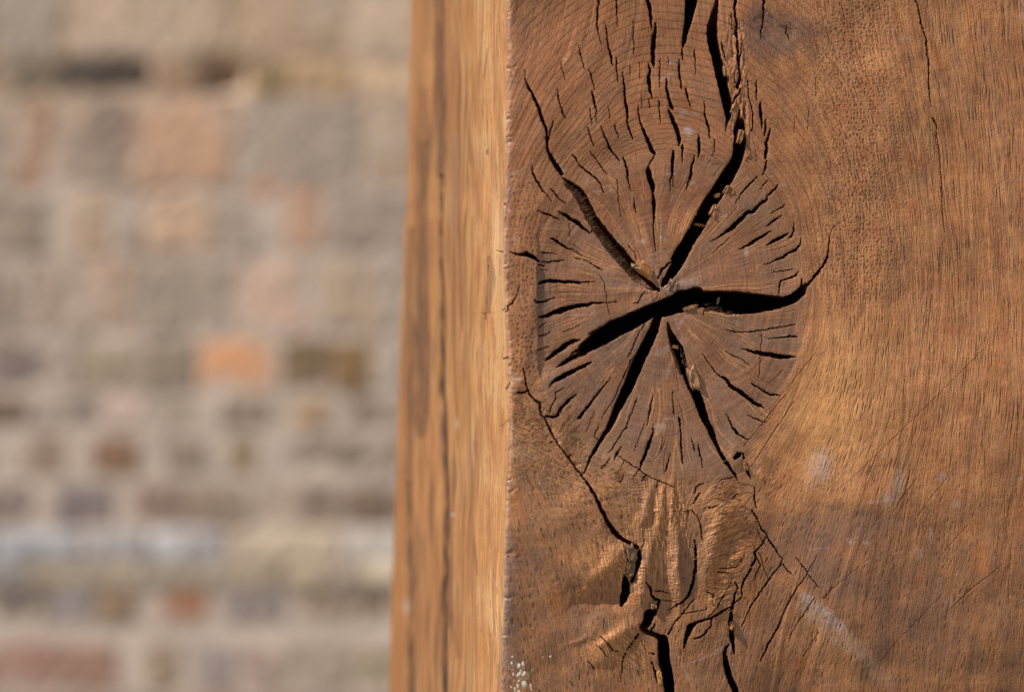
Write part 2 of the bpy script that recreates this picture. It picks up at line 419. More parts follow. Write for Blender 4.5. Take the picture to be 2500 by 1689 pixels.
R1, R2, R3, R4 = (1200, 0), (1600, 0), (1200, 300), (1600, 300)
R5, R6, R7, R8 = (1200, 600), (1600, 600), (1200, 900), (1600, 900)
R9, R10, R11, R12 = (1200, 1200), (1600, 1200), (1200, 1349), (1600, 1349)
R13, R14 = (2000, 0), (2000, 1100)
S13, S14 = 500 / 1570.0, 500 / 1333.0
CR = [
 (R1, [(1205,-120,16),(1205,0,20),(1190,170,22),(1195,350,12),(1215,430,10),(1240,500,8)]),
 (R1, [(1400,-120,20),(1405,0,18),(1412,110,14),(1410,200,8),(1415,310,6)]),
 (R1, [(1745,-130,30),(1755,0,40),(1785,110,38),(1800,230,26),(1795,350,8)]),
 (R1, [(1848,250,10),(1850,330,36),(1830,450,55),(1825,550,50),(1825,680,40),(1835,770,6)]),
 (R1, [(1592,230,6),(1602,450,10),(1608,620,8)]),
 (R1, [(1285,260,5),(1300,420,16),(1325,560,22),(1350,640,26),(1362,740,10)]),
 (R1, [(1408,660,16),(1410,780,18),(1430,920,8)]),
 (R1, [(1475,820,8),(1490,960,24),(1510,1140,28),(1535,1280,24),(1530,1370,18),(1560,1460,22),(1600,1570,10)]),
 (R1, [(1650,1190,8),(1665,1310,16),(1700,1440,24),(1760,1570,34),(1790,1640,38),(1830,1720,40),(1850,1742,12)]),
 (R3, [(1840,370,14),(1800,440,12),(1775,480,14),(1770,540,50),(1800,650,60),(1830,750,40),(1825,800,20),(1835,900,40),(1840,980,35),(1840,1090,18),(1832,1160,14),(1840,1300,12),(1855,1450,8)]),
 (R1, [(1770,710,8),(1790,800,30),(1770,880,40),(1785,1000,36),(1808,1110,12)]),
 (R1, [(1905,660,6),(1895,820,14),(1895,990,6)]),
 (R1, [(1978,880,10),(1975,1000,24),(2000,1120,36),(2030,1200,40),(2055,1240,6)]),
 (R1, [(2118,670,10),(2120,800,22),(2140,960,20),(2148,1010,6)]),
 (R1, [(1990,1220,10),(2010,1270,34),(2060,1380,40),(2095,1465,52),(2118,1575,45),(2115,1635,20)]),
 (R3, [(2150,260,25),(2150,360,14),(2155,440,6)]),
 (R3, [(2050,320,25),(2040,430,35),(2040,540,30),(2020,640,14),(2015,770,6)]),
 (R1, [(2185,1005,20),(2205,1070,26),(2220,1120,16),(2250,1210,8)]),
 (R1, [(375,780,6),(375,890,8),(400,960,24),(470,1080,30),(530,1230,34),(570,1350,38),(612,1450,30),(625,1600,22),(632,1680,30)]),
 (R1, [(700,1370,14),(660,1475,16),(635,1585,20)]),
 (R3, [(635,200,22),(625,290,30),(660,370,40),(720,460,52),(790,575,46)]),
 (R1, [(740,1000,10),(745,1090,14),(770,1170,12),(800,1260,18),(830,1340,8)]),
 (R1, [(1100,780,10),(1135,900,14),(1165,1010,8)]),
 (R1, [(1135,1040,20),(1155,1140,24),(1180,1250,12),(1185,1380,6)]),
 (R1, [(980,500,6),(1000,610,12),(1050,780,6)]), (R1, [(780,690,5),(800,800,9),(835,900,5)]),
 (R1, [(1105,1230,10),(1130,1400,8)]), (R1, [(1075,1440,12),(1110,1545,14),(1160,1645,8)]),
 (R1, [(1230,1430,10),(1250,1500,16),(1290,1565,22),(1340,1675,26),(1380,1735,18),(1420,1775,16),(1450,1815,12)]),
 (R1, [(1390,1400,8),(1385,1415,10),(1440,1555,8)]), (R1, [(1320,1220,6),(1335,1340,8)]),
 (R1, [(1775,1110,6),(1788,1220,10)]), (R1, [(1890,1140,10),(1898,1290,14),(1910,1390,5)]),
 (R1, [(1560,750,5),(1562,850,5)]), (R1, [(1672,700,5),(1672,880,5)]), (R1, [(1995,640,5),(1998,750,5)]), (R1, [(1690,1060,4),(1700,1210,5)]),
 (R2, [(425,-140,130),(410,0,130),(390,130,108),(370,250,80),(340,380,55),(325,480,45),(315,540,8)]),
 (R2, [(300,550,14),(305,600,18),(310,680,6)]),
 (R2, [(715,-140,26),(700,0,30),(680,100,60),(660,200,80),(640,300,110),(640,400,110),(660,520,110),(690,640,100),(720,760,110),(760,900,130),(790,1080,110),(820,1220,100),(822,1330,50),(800,1420,15),(795,1480,8)]),
 (R2, [(960,1375,90),(950,1450,120),(940,1520,110),(960,1570,130)]),
 (R4, [(940,120,97),(955,200,132),(945,300,132),(925,400,114),(880,490,132),(820,590,145),(760,690,145),(690,800,145),(620,900,145),(570,1000,145),(510,1110,145),(445,1230,141),(380,1330,132),(300,1450,128),(250,1530,123)]),
 (R6, [(355,0,130),(300,120,125),(240,230,110),(130,390,85),(85,445,40)]),
 (R2, [(905,-120,34),(905,0,35),(895,120,25),(910,240,25),(915,400,25),(925,600,20),(935,720,16),(955,850,24),(925,990,36)]),
 (R2, [(1225,-120,18),(1225,0,20),(1215,120,20),(1210,260,16),(1195,340,12),(1185,440,6)]),
 (R2, [(860,150,10),(858,330,8)]), (R2, [(970,500,6),(955,640,14),(940,760,10)]),
 (R2, [(1478,280,8),(1480,370,12),(1505,450,5)]),
 (R2, [(1130,900,10),(1140,1000,16),(1140,1130,12)]), (R2, [(1180,1160,14),(1190,1280,36),(1205,1390,24),(1195,1460,4)]),
 (R2, [(1245,1350,14),(1240,1470,20),(1235,1540,12)]),
 (R2, [(1295,1450,12),(1285,1500,20),(1275,1545,26),(1255,1625,28),(1248,1715,32),(1245,1785,22)]), (R4, [(1255,430,18),(1240,520,24),(1215,590,8)]),
 (R2, [(445,560,10),(452,700,10),(455,840,5)]), (R2, [(550,1120,5),(560,1300,16),(590,1400,24),(605,1455,22),(615,1565,10)]),
 (R2, [(1040,900,8),(1055,1100,10),(1095,1250,12),(1100,1390,14),(1085,1480,8)]),
 (R2, [(1720,1200,4),(1722,1460,4)]), (R2, [(1570,1330,4),(1568,1500,4)]), (R2, [(1805,880,4),(1808,1080,4)]),
 (R2, [(770,780,26),(800,830,20),(790,890,10)]), (R2, [(870,1180,14),(905,1100,24),(960,1010,14)]), (R2, [(960,1240,14),(935,1330,26)]), (R2, [(890,810,10),(895,940,18)]),
 (R2, [(750,480,8),(760,560,14),(800,700,6)]), (R2, [(1000,1200,10),(1000,1330,10)]),
 (R4, [(488,120,10),(490,220,28),(497,330,30),(490,390,6)]),
 (R4, [(440,370,10),(415,480,26),(400,580,22),(375,680,12),(355,760,6)]),
 (R4, [(660,180,8),(665,290,8),(640,380,5)]), (R4, [(200,600,6),(205,720,5)]), (R4, [(1130,300,4),(1140,440,4)]),
 (R4, [(1150,600,10),(1110,650,16),(1040,720,22),(970,800,14),(900,900,6)]),
 (R4, [(1280,630,6),(1240,690,12),(1180,750,6)]),
 (R4, [(1390,690,8),(1350,750,20),(1260,830,14),(1255,870,24),(1200,900,34),(1100,1000,36),(1040,1010,36),(960,1090,50),(860,1190,50),(780,1250,24),(700,1300,10),(640,1340,4)]),
 (R4, [(1465,925,10),(1400,970,14),(1310,1020,6)]), (R4, [(1440,1045,8),(1370,1085,22),(1290,1140,18),(1245,1170,5)]),
 (R4, [(1310,1215,10),(1230,1270,30),(1100,1350,32),(990,1410,16),(940,1430,5)]),
 (R4, [(1500,1245,16),(1410,1300,40),(1310,1350,30),(1250,1375,6)]),
 (R4, [(1565,1130,6),(1568,1220,14),(1540,1275,22),(1500,1300,6)]),
 (R4, [(1645,1290,4),(1640,1380,18),(1590,1430,26),(1480,1490,28),(1400,1530,20),(1310,1570,12),(1220,1600,5)]),
 (R4, [(2010,1160,4),(1970,1260,8),(1960,1385,14),(1945,1525,18),(1890,1625,24),(1800,1725,30),(1740,1805,26),(1690,1835,40)]),
 (R4, [(840,1300,5),(700,1420,6),(640,1480,4)]),
 # hub and the wide cracks that meet there
 (R5, [(1040,1160,120),(1200,1050,185),(1400,930,195),(1600,840,180),(1800,735,150),(1950,700,190),(2150,630,220),(2309,570,205)]),
 (R6, [(300,610,220),(450,590,205),(560,600,180),(700,620,220),(900,640,250),(1100,648,220),(1300,642,165),(1450,632,105),(1560,590,105),(1640,520,95),(1690,450,50),(1720,425,25)]),
 (R6, [(1640,470,30),(1655,370,10)]), (R6, [(540,780,8),(550,730,10)]),
 (R5, [(1040,1190,90),(960,1240,40),(860,1290,50),(780,1345,30),(730,1365,10)]), (R5, [(870,1250,8),(960,1180,28),(1020,1150,36)]),
 (R5, [(620,1290,20),(680,1240,40),(760,1180,50),(850,1110,55),(930,1070,45),(1000,1060,10)]),
 (R5, [(1130,1310,10),(1070,1340,36),(980,1380,40),(850,1450,50),(760,1490,50),(700,1535,34),(640,1585,10)]),
 (R5, [(530,430,10),(570,415,36),(650,395,40),(760,400,34),(900,408,34),(970,415,28),(1040,410,12),(1170,405,6)]),
 (R5, [(480,610,14),(500,635,22),(560,635,24),(640,610,18),(720,585,12)]),
 (R5, [(540,800,20),(620,790,40),(720,750,50),(850,710,60),(960,680,50),(1080,665,36),(1160,645,24),(1280,640,10),(1420,635,5)]),
 (R5, [(220,75,10),(300,95,24),(400,95,60),(460,120,44),(540,170,24)]),
 (R5, [(560,180,8),(640,185,16),(740,175,20),(830,155,8)]), (R5, [(540,210,16),(600,225,14)]), (R5, [(550,270,8),(640,265,6)]),
 (R5, [(560,70,6),(600,80,14),(680,85,8),(760,100,4)]),
 (R3, [(680,1300,16),(740,1330,30),(800,1370,24),(860,1410,16),(930,1430,10),(1030,1500,6)]),
 (R3, [(760,1000,12),(830,1030,40),(900,1080,36),(980,1120,46),(1040,1180,30),(1110,1240,16),(1170,1200,10)]),
 (R3, [(520,990,8),(600,1030,18),(690,1045,20),(770,1095,8)]),
 (R3, [(460,480,8),(475,570,18),(510,660,20),(570,750,18),(640,830,10),(680,890,5)]),
 (R3, [(665,745,10),(720,800,14),(790,870,12),(840,910,8)]),
 (R3, [(915,360,10),(950,400,16),(1000,480,14),(1060,530,16),(1120,580,22),(1190,630,20),(1230,700,14),(1270,790,6)]),
 (R3, [(1110,320,6),(1180,410,10),(1260,520,10),(1310,580,6)]),
 (R3, [(1490,390,14),(1515,450,20),(1535,560,24),(1545,680,12),(1565,760,6)]),
 (R3, [(1610,850,8),(1620,930,14),(1640,1020,6)]), (R3, [(1420,640,5),(1440,880,6),(1470,1060,4)]), (R3, [(890,1130,4),(892,1280,4)]),
 (R5, [(320,440,6),(260,600,12),(230,650,14),(180,680,10),(185,720,12),(165,745,8)]),
 (R5, [(940,130,6),(1100,175,8),(1200,240,14),(1260,280,6)]), (R5, [(1230,320,4),(1285,450,6),(1300,600,4),(1330,780,4)]),
 (R5, [(1880,370,16),(1930,270,22),(1990,210,24),(2040,180,14)]), (R5, [(1550,0,6),(1610,60,8),(1640,150,10)]),
 (R5, [(540,1020,14),(610,1005,14),(660,970,8)]), (R5, [(520,1175,12),(590,1150,10),(650,1130,6)]), (R5, [(540,910,8),(620,870,8)]),
 (R5, [(1740,510,8),(1690,570,10),(1660,640,10),(1600,650,6)]), (R5, [(1080,1010,8),(1140,970,10),(1220,910,6)]), (R5, [(800,975,4),(1000,895,5)]),
 (R5, [(1880,800,80),(1835,950,105),(1770,1090,115),(1705,1220,120),(1650,1340,125),(1600,1460,122),(1560,1560,118),(1500,1670,108),(1450,1770,96),(1410,1850,84),(1365,1955,72),(1310,2075,56),(1270,2125,40),(1240,2185,38),(1190,2265,42),(1150,2335,38),(1110,2395,25),(1085,2475,16),(1050,2555,16),(1020,2585,8)]),
 (R7, [(1340,100,8),(1280,180,14),(1210,260,20),(1130,370,26),(1060,460,26),(1000,540,30),(970,570,15)]),
 (R7, [(950,290,14),(880,350,30),(800,430,36),(740,520,36),(700,560,14)]), (R7, [(890,520,10),(850,570,16),(820,610,8)]),
 (R7, [(1825,300,8),(1800,420,16),(1780,520,18),(1750,640,8)]),
 (R7, [(1825,620,6),(1815,720,18),(1790,800,30),(1750,900,36),(1710,1010,34),(1680,1090,20),(1665,1130,8)]),
 (R7, [(2050,350,6),(2060,520,10)]), (R7, [(2110,540,8),(2130,660,14),(2140,790,16),(2140,930,12),(2150,1070,12)]),
 (R7, [(2010,960,8),(1985,1060,12),(1960,1150,14)]), (R7, [(1460,870,8),(1420,950,24),(1385,1030,10)]),
 (R7, [(1340,1000,8),(1290,1070,16),(1240,1130,10)]), (R7, [(1500,1030,6),(1440,1140,8)]), (R7, [(1490,1190,10),(1440,1290,8)]),
 (R7, [(1420,980,6),(1530,1050,10),(1620,1110,10),(1720,1180,12),(1840,1240,10),(1960,1290,10),(2060,1330,8)]),
 (R7, [(1740,1200,14),(1690,1260,12)]), (R7, [(1650,1130,8),(1600,1220,8)]), (R7, [(1870,1260,6),(1850,1340,8)]),
 (R7, [(355,0,16),(370,80,16),(390,170,20),(420,280,20),(480,350,20),(540,390,30),(560,520,14),(600,560,24),(640,650,22),(700,760,16),(770,880,14),(870,1000,16),(960,1130,18),(1030,1220,20),(1110,1330,26),(1170,1440,34),(1220,1550,44),(1300,1705,50),(1370,1815,52),(1440,1895,56),(1520,1945,46),(1600,1985,38),(1680,2025,38),(1670,2105,48),(1650,2215,48),(1620,2305,45),(1590,2405,30)]),
 (R7, [(290,270,20),(340,275,24),(400,250,16)]), (R7, [(590,550,30),(650,540,20),(700,545,24)]),
 (R7, [(820,215,5),(730,260,10),(720,350,8),(680,420,14),(650,500,14)]),
 (R7, [(1210,620,8),(1165,770,8),(1200,800,14)]), (R7, [(1520,20,6),(1470,130,8),(1420,240,10),(1380,340,8),(1290,470,6),(1240,560,5)]),
 (R7, [(1640,350,8),(1560,540,12),(1520,650,14),(1440,770,12),(1370,880,10),(1320,950,6)]), (R7, [(1160,480,4),(1060,720,5)]),
 (R7, [(1720,620,5),(1660,780,6),(1600,930,5)]), (R7, [(1930,760,4),(1900,920,5)]), (R7, [(2250,800,5),(2280,930,5)]),
 (R7, [(860,1000,14),(900,970,10)]), (R7, [(660,830,16),(690,820,8)]),
 (R5, [(1760,830,10),(1720,900,8),(1650,1010,10),(1580,1190,10),(1530,1260,6)]), (R5, [(1650,1210,10),(1580,1290,10),(1530,1400,10),(1480,1500,8)]),
 (R6, [(140,870,20),(165,960,50),(210,1060,80),(265,1160,105),(300,1270,95),(335,1390,80),(395,1575,58),(470,1675,100),(510,1785,100),(540,1885,86),(580,1985,72),(635,2085,70),(665,2185,54),(715,2285,40),(760,2385,40),(830,2485,34),(900,2575,28),(935,2650,12)]),
 (R6, [(530,1210,5),(620,1340,8),(700,1440,12),(740,1470,20),(790,1495,30),(840,1565,40),(900,1615,44),(960,1645,50),(1030,1705,40),(1110,1765,40),(1190,1805,30),(1230,1825,10)]),
 (R8, [(1080,160,6),(1150,200,14),(1220,250,20),(1290,290,20),(1400,300,12)]), (R8, [(1040,520,6),(1100,550,14),(1190,585,12),(1240,600,8)]),
 (R8, [(800,510,6),(840,590,14),(880,670,22),(940,740,24),(1000,775,16),(1050,805,8)]),
 (R6, [(980,1155,8),(1070,1185,24),(1180,1210,44),(1300,1230,52),(1420,1250,46),(1520,1255,30),(1580,1255,8)]),
 (R6, [(790,940,6),(900,965,10),(1050,970,10),(1200,955,12),(1340,930,12),(1460,905,14),(1570,885,8)]),
 (R6, [(1270,1040,6),(1380,1037,14),(1500,1025,24),(1590,1020,16)]),
 (R6, [(1390,540,14),(1395,460,16),(1420,395,18),(1500,370,18),(1570,345,20),(1610,290,12)]), (R6, [(1320,300,4),(1450,285,10),(1550,262,8)]),
 (R6, [(800,1190,6),(900,1250,10),(1000,1300,8),(1070,1340,4)]), (R6, [(1200,1000,4),(1190,1200,4),(1165,1500,4)]),
 (R8, [(280,560,10),(285,700,14),(290,850,14),(295,960,10),(305,1070,8)]), (R8, [(200,250,6),(205,500,10)]),
 (R8, [(165,960,8),(120,1120,18),(110,1160,8)]), (R8, [(480,850,8),(505,980,18),(530,1110,8)]), (R8, [(405,780,5),(440,930,6)]),
 (R8, [(900,1000,44),(935,970,60),(955,960,40)]), (R8, [(990,960,16),(1010,1060,36),(1040,1160,28),(1080,1230,8)]),
 (R8, [(1130,1330,14),(1120,1450,16),(1150,1560,14)]), (R8, [(750,1250,6),(830,1230,10),(900,1225,8)]),
 (R8, [(440,1400,16),(450,1340,12),(500,1300,12),(540,1290,8)]), (R8, [(430,1520,12),(470,1440,18),(500,1400,14)]),
 (R8, [(880,1440,12),(930,1410,10)]), (R8, [(600,1570,10),(690,1540,10)]),
 # below the knot
 (R9, [(1500,600,14),(1530,700,22),(1560,800,22)]), (R9, [(1515,950,30),(1530,1050,72),(1530,1150,84),(1505,1230,70),(1480,1290,30)]),
 (R9, [(1530,830,14),(1520,900,24)]), (R9, [(1690,640,10),(1720,580,8),(1730,520,4)]),
 (R9, [(1730,1010,8),(1800,1090,24),(1815,1170,24),(1860,1215,34),(1900,1230,50),(1888,1310,40),(1850,1385,55),(1800,1390,120),(1775,1470,100),(1730,1540,85),(1740,1580,50),(1800,1598,55),(1880,1628,55),(1960,1680,105),(1965,1750,125),(1965,1840,125),(1975,1940,130),(2000,2040,125),(2020,2140,120),(2030,2260,115),(2040,2420,105)]),
 (R11, [(1670,930,30),(1640,970,30),(1590,1050,24),(1540,1110,18),(1505,1190,14),(1485,1280,12),(1475,1370,6),(1468,1470,4)]),
 (R11, [(1860,1150,18),(1800,1140,8)]), (R11, [(1830,1240,10),(1870,1360,24),(1890,1470,20)]), (R11, [(1700,980,4),(1770,1130,5)]), (R11, [(1860,820,20),(1830,880,26)]),
 (R11, [(1240,950,10),(1290,1000,14),(1390,1110,16),(1430,1120,6)]), (R11, [(1190,1030,6),(1260,1110,12),(1310,1180,8)]), (R11, [(1100,1230,8),(1180,1320,14)]),
 (R10, [(450,545,16),(462,650,26),(472,770,30),(462,900,30),(445,1010,30),(420,1090,34),(395,1170,36),(330,1240,20),(250,1290,14),(170,1340,6)]),
 (R10, [(430,220,12),(480,300,10),(520,400,16),(520,480,14),(545,560,4)]), (R10, [(220,215,4),(330,220,6),(430,210,10)]),
 (R10, [(450,1220,10),(400,1290,14),(330,1380,14),(250,1470,16),(160,1618,14)]),
 (R10, [(0,1115,8),(100,1130,10),(180,1150,4)]), (R10, [(90,1225,6),(200,1240,6),(265,1265,4)]),
 (R12, [(1130,0,20),(1150,60,24),(1110,130,26),(1080,210,20),(1030,290,22),(1000,370,20),(990,430,14),(1005,490,12),(960,540,14),(910,580,18)]),
 (R12, [(915,330,8),(945,400,20),(920,470,22),(900,580,24),(885,650,40),(875,750,46),(885,850,52),(895,950,56),(910,1060,40),(920,1150,20)]),
 (R12, [(860,1040,12),(825,1090,32),(810,1150,46),(830,1250,60),(860,1380,70),(900,1480,72),(940,1570,76),(985,1700,80)]),
 (R12, [(880,610,12),(800,650,24),(720,700,24),(650,740,26),(570,770,24),(480,790,30),(420,840,76),(390,920,56),(360,1000,36),(340,1080,16)]),
 (R12, [(650,760,16),(650,830,16),(600,900,20),(530,960,20),(460,975,14)]), (R12, [(890,300,6),(800,480,8),(700,640,8),(620,720,6)]),
 (R12, [(660,500,10),(690,520,26),(680,590,20)]), (R12, [(640,210,12),(720,220,10),(860,235,10),(820,245,10)]), (R12, [(740,180,6),(930,160,12),(975,100,10),(980,60,4)]),
 (R12, [(600,445,10),(690,490,16)]), (R12, [(350,690,8),(480,665,8),(600,640,6)]),
 (R10, [(1090,210,14),(1150,290,16),(1210,420,18),(1260,470,14),(1300,550,16),(1370,650,16),(1450,765,14),(1430,820,12),(1300,1000,18),(1200,1150,16),(1100,1300,14),(1000,1540,8)]),
 (R10, [(1450,820,14),(1500,890,12),(1560,940,6)]), (R10, [(1150,420,4),(1230,560,8),(1260,610,4)]),
 (R10, [(1270,520,16),(1230,580,14),(1150,660,16),(1130,700,16),(1170,770,12),(1200,830,14),(1160,920,12),(1140,1000,8)]),
 (R10, [(1100,590,4),(1190,720,6),(1240,870,6),(1290,970,6)]),
 (R10, [(1600,740,6),(1720,910,10),(1850,1080,6)]), (R10, [(1830,720,4),(1720,920,8),(1620,1070,10),(1550,1200,14),(1480,1368,10),(1420,1528,14),(1370,1618,20),(1300,1758,18),(1240,1888,14),(1215,1933,8)]),
 (R12, [(1810,500,6),(1730,640,10),(1620,810,6),(1540,980,4)]), (R12, [(2000,380,8),(1900,520,5)]), (R12, [(1870,900,3),(1700,1190,5)]),
]
CR += [(R14, p, S14, 0.9, 2.4, 0.7, False) for p in ([(580,130,6),(540,270,8),(470,390,6)], [(620,180,5),(500,330,8)], [(570,300,4),(540,460,6)],
       [(820,170,5),(700,320,5),(610,460,4)], [(970,470,4),(870,580,5),(800,670,4)], [(1180,740,4),(1030,860,7),(930,950,9),(850,1030,6)],
       [(800,930,3),(600,1150,6),(490,1270,5),(420,1370,3)], [(1190,200,3),(1200,480,4),(1235,650,5),(1225,900,5),(1245,1100,4)], [(310,700,3),(120,870,5),(20,960,4)])]
CR += [(R13, p, S13) for p in ([(725,-60,6),(740,0,7),(760,60,10),(785,190,11),(825,310,9),(838,480,11),(840,650,8),(850,820,3)],
       [(872,905,11),(895,960,8),(915,1120,5),(935,1300,5),(945,1420,8),(945,1570,6),(950,1700,4),(960,1780,3)])]
for c in CR:
    crack(*c)
# the two cracks whose lower-left side is a torn slope rather than a wall
crack(R3, [(790,610,11),(850,650,28),(920,690,39),(1000,750,47),(1060,840,44),(1110,930,47),(1170,1060,53),(1250,1160,50),(1330,1260,53),(1410,1360,56),(1480,1430,56),(1560,1540,61),(1640,1650,61),(1740,1750,56),(1830,1840,44),(1890,1890,34)])
crack(R3, [(850,690,40),(960,790,70),(1040,900,90),(1090,1000,90),(1180,1170,80),(1260,1270,90),(1340,1370,110),(1440,1480,120),(1530,1590,120),(1640,1710,120),(1740,1800,90),(1830,1870,60)], D=7.0, edge=11.0, lipw=False)
crack(R6, [(165,980,40),(200,1100,60),(260,1280,70),(310,1430,60)], D=6.0, edge=10.0, lipw=False)
crack(R6, [(560,720,30),(700,745,40),(820,775,30),(950,780,10)], D=3.0, edge=8.0, lipw=False)

# --- knot outline
KN = np.array([(1313,650),(1322,570),(1368,490),(1440,425),(1530,385),(1640,372),(1735,392),(1830,440),(1898,500),(1940,570),(1956,680),(1955,790),(1945,880),(1908,958),(1872,1022),(1826,1090),(1800,1160),(1700,1172),(1600,1158),(1530,1130),(1440,1092),(1375,1030),(1335,975),(1312,900),(1311,780)], np.float64)
KC = (1616.0, 712.0)
ka = np.arctan2(KN[:, 1] - KC[1], KN[:, 0] - KC[0]); kr = np.hypot(KN[:, 0] - KC[0], KN[:, 1] - KC[1])
od = np.argsort(ka); ka = ka[od]; kr = kr[od]
dx = X - KC[0]; dy = Y - KC[1]
rr = np.hypot(dx, dy) + 1e-3
ang = np.arctan2(dy, dx)
Rk = np.interp(ang, np.concatenate([ka - 2 * np.pi, ka, ka + 2 * np.pi]), np.tile(kr, 3)).astype(np.float32)
kd = (rr - Rk) + 1.6 * WX + 5 * noise(X / 40, Y / 40, 9)           # < 0 inside the knot, in px
knot = sst(5, -5, kd)
top = sst(640, 420, Y)                                             # how much the upper collar reads
below = sst(1060, 1190, Y)
left = sst(1560, 1330, X)
right = sst(1700, 2000, X)

# --- grain coordinates: round the knot like water round a stone
RF2 = 450.0 ** 2
fy = dy * 0.85
r2 = dx * dx + fy * fy + 2500.0
lw = 26 * noise(X / 260, Y / 420, 21) + 9 * noise(X / 90, Y / 160, 22)
psi = (dx + lw) * (1 - 0.82 * RF2 / (r2 + 0.25 * RF2))
phi = fy * (1 + 0.5 * RF2 / (r2 + 0.25 * RF2))
# --- ring coordinate of the collar above the knot
q_ = np.where(dx < 0, 1.62, 1.32)
q_ = 1.62 + (1.30 - 1.62) * sst(-150, 150, dx)
rho = np.sqrt((dx * q_) ** 2 + dy ** 2) + 13 * noise(X / 190, Y / 190, 31) + 3 * noise(X / 50, Y / 50, 32)
ring = np.where(rho < 430, rho / 12.5, 430 / 12.5 + (rho - 430) / 19.0)

# --- pores
col_ring = (1 - knot) * sst(860, 640, Y) * sst(2170, 1980, X)
rf = ring - np.floor(ring)
rl = np.exp(-((rf - 0.5) / 0.12) ** 2)
along = np.where(np.abs(dx) * 1.2 > np.abs(dy), Y, X) + 0.35 * X
p_ring = rl * (0.35 + 0.65 * np.clip(noise(along / 2.4, np.floor(ring) * 3.7, 41) * 1.6 + 0.45, 0, 1)) * np.clip(0.75 + 0.6 * noise(X / 38, Y / 38, 42), 0, 1)
p_dot = pores(X / 9.5 + 0.25 * ring, Y / 10.5, 51, 0.27, 0.34, 0.85)
p_dash = pores(psi / 10.0, phi / 30.0, 55, 0.17, 0.42, 0.85)
p_long = pores(psi / 8.5, phi / 44.0, 59, 0.16, 0.46, 0.8)
p_low = pores(psi / 12.0, phi / 21.0, 67, 0.15, 0.26, 0.75)
p_tiny = pores(psi / 5.0, phi / 16.0, 63, 0.2, 0.38, 0.6)
far_r = sst(2050, 2330, X)
m_dot = (1 - knot) * (0.35 * sst(1800, 1900, X) + 0.65 * sst(1930, 2080, X)) * sst(2300, 2080, X) * sst(860, 640, Y)
m_left = (1 - knot) * sst(1330, 1305, X) * sst(330, 480, Y) * sst(960, 880, Y)
m_dash = (1 - knot) * (sst(1900, 2080, X) * sst(1330, 1120, Y) * (1 - 0.5 * far_r))
m_long = (1 - knot) * far_r * sst(1300, 1000, Y)
m_low = (1 - knot) * below
pvar = np.clip(0.70 + 0.8 * noise(X / 44, Y / 60, 104) + 0.5 * noise(psi / 7, phi / 90, 105), 0.12, 1.1)
pit = np.maximum.reduce([0.85 * p_ring * col_ring, 0.75 * p_dot * np.maximum(m_dot, 0.8 * m_left), 0.85 * p_dash * m_dash * pvar, p_long * m_long * pvar, 0.65 * p_low * m_low * pvar, 0.30 * p_dash * m_low * pvar, 0.3 * p_tiny * (1 - knot)])

# --- streaks along the grain
fib = streaks(psi, phi, 4.5, 70.0, 71, 3)
fib2 = streaks(psi, phi, 15.0, 210.0, 75, 3)
grain = fbm(X / 3.0, Y / 3.0, 81, 2)
mott = fbm(X / 60, Y / 60, 85, 4)
mott2 = fbm(X / 22, Y / 22, 91, 3)
# --- in the knot: rays and rings
sw = ang + 0.05 * noise(X / 120, Y / 120, 95) + 0.10 * np.sin(ang * 2 + 0.5) * (rr / 330) ** 2
def raylines(freq, stretch, seed, px_w):
    """fine radial lines px_w wide: the zero lines of a noise, measured by their true distance"""
    n0 = noise(sw * freq, rr / stretch, seed)
    n1 = noise((sw + 0.004) * freq, rr / stretch, seed)
    g = np.maximum(np.abs(n1 - n0) / 0.004, 0.25 * freq)
    return np.clip(1.15 - np.abs(n0) / g * rr / px_w, 0, 1)
rays = raylines(19.0, 240.0, 96, 1.5) * sst(30, 120, rr) * np.clip(0.30 + 1.4 * noise(sw * 8, rr / 110, 97), 0, 1)
rayf = raylines(32.0, 300.0, 98, 1.3) * sst(40, 140, rr)
kring = (rr * (1 + 0.12 * np.cos(2 * ang)) + 7 * noise(X / 70, Y / 70, 99))
krn = np.clip(noise(kring / 4.5, ang * 1.5, 100) * 1.5, -1, 1)
hair = raylines(15.0, 280.0, 101, 1.0) * sst(90, 200, rr) * np.clip(noise(sw * 9, rr / 60, 102) * 2.2 - 0.25, 0, 1)

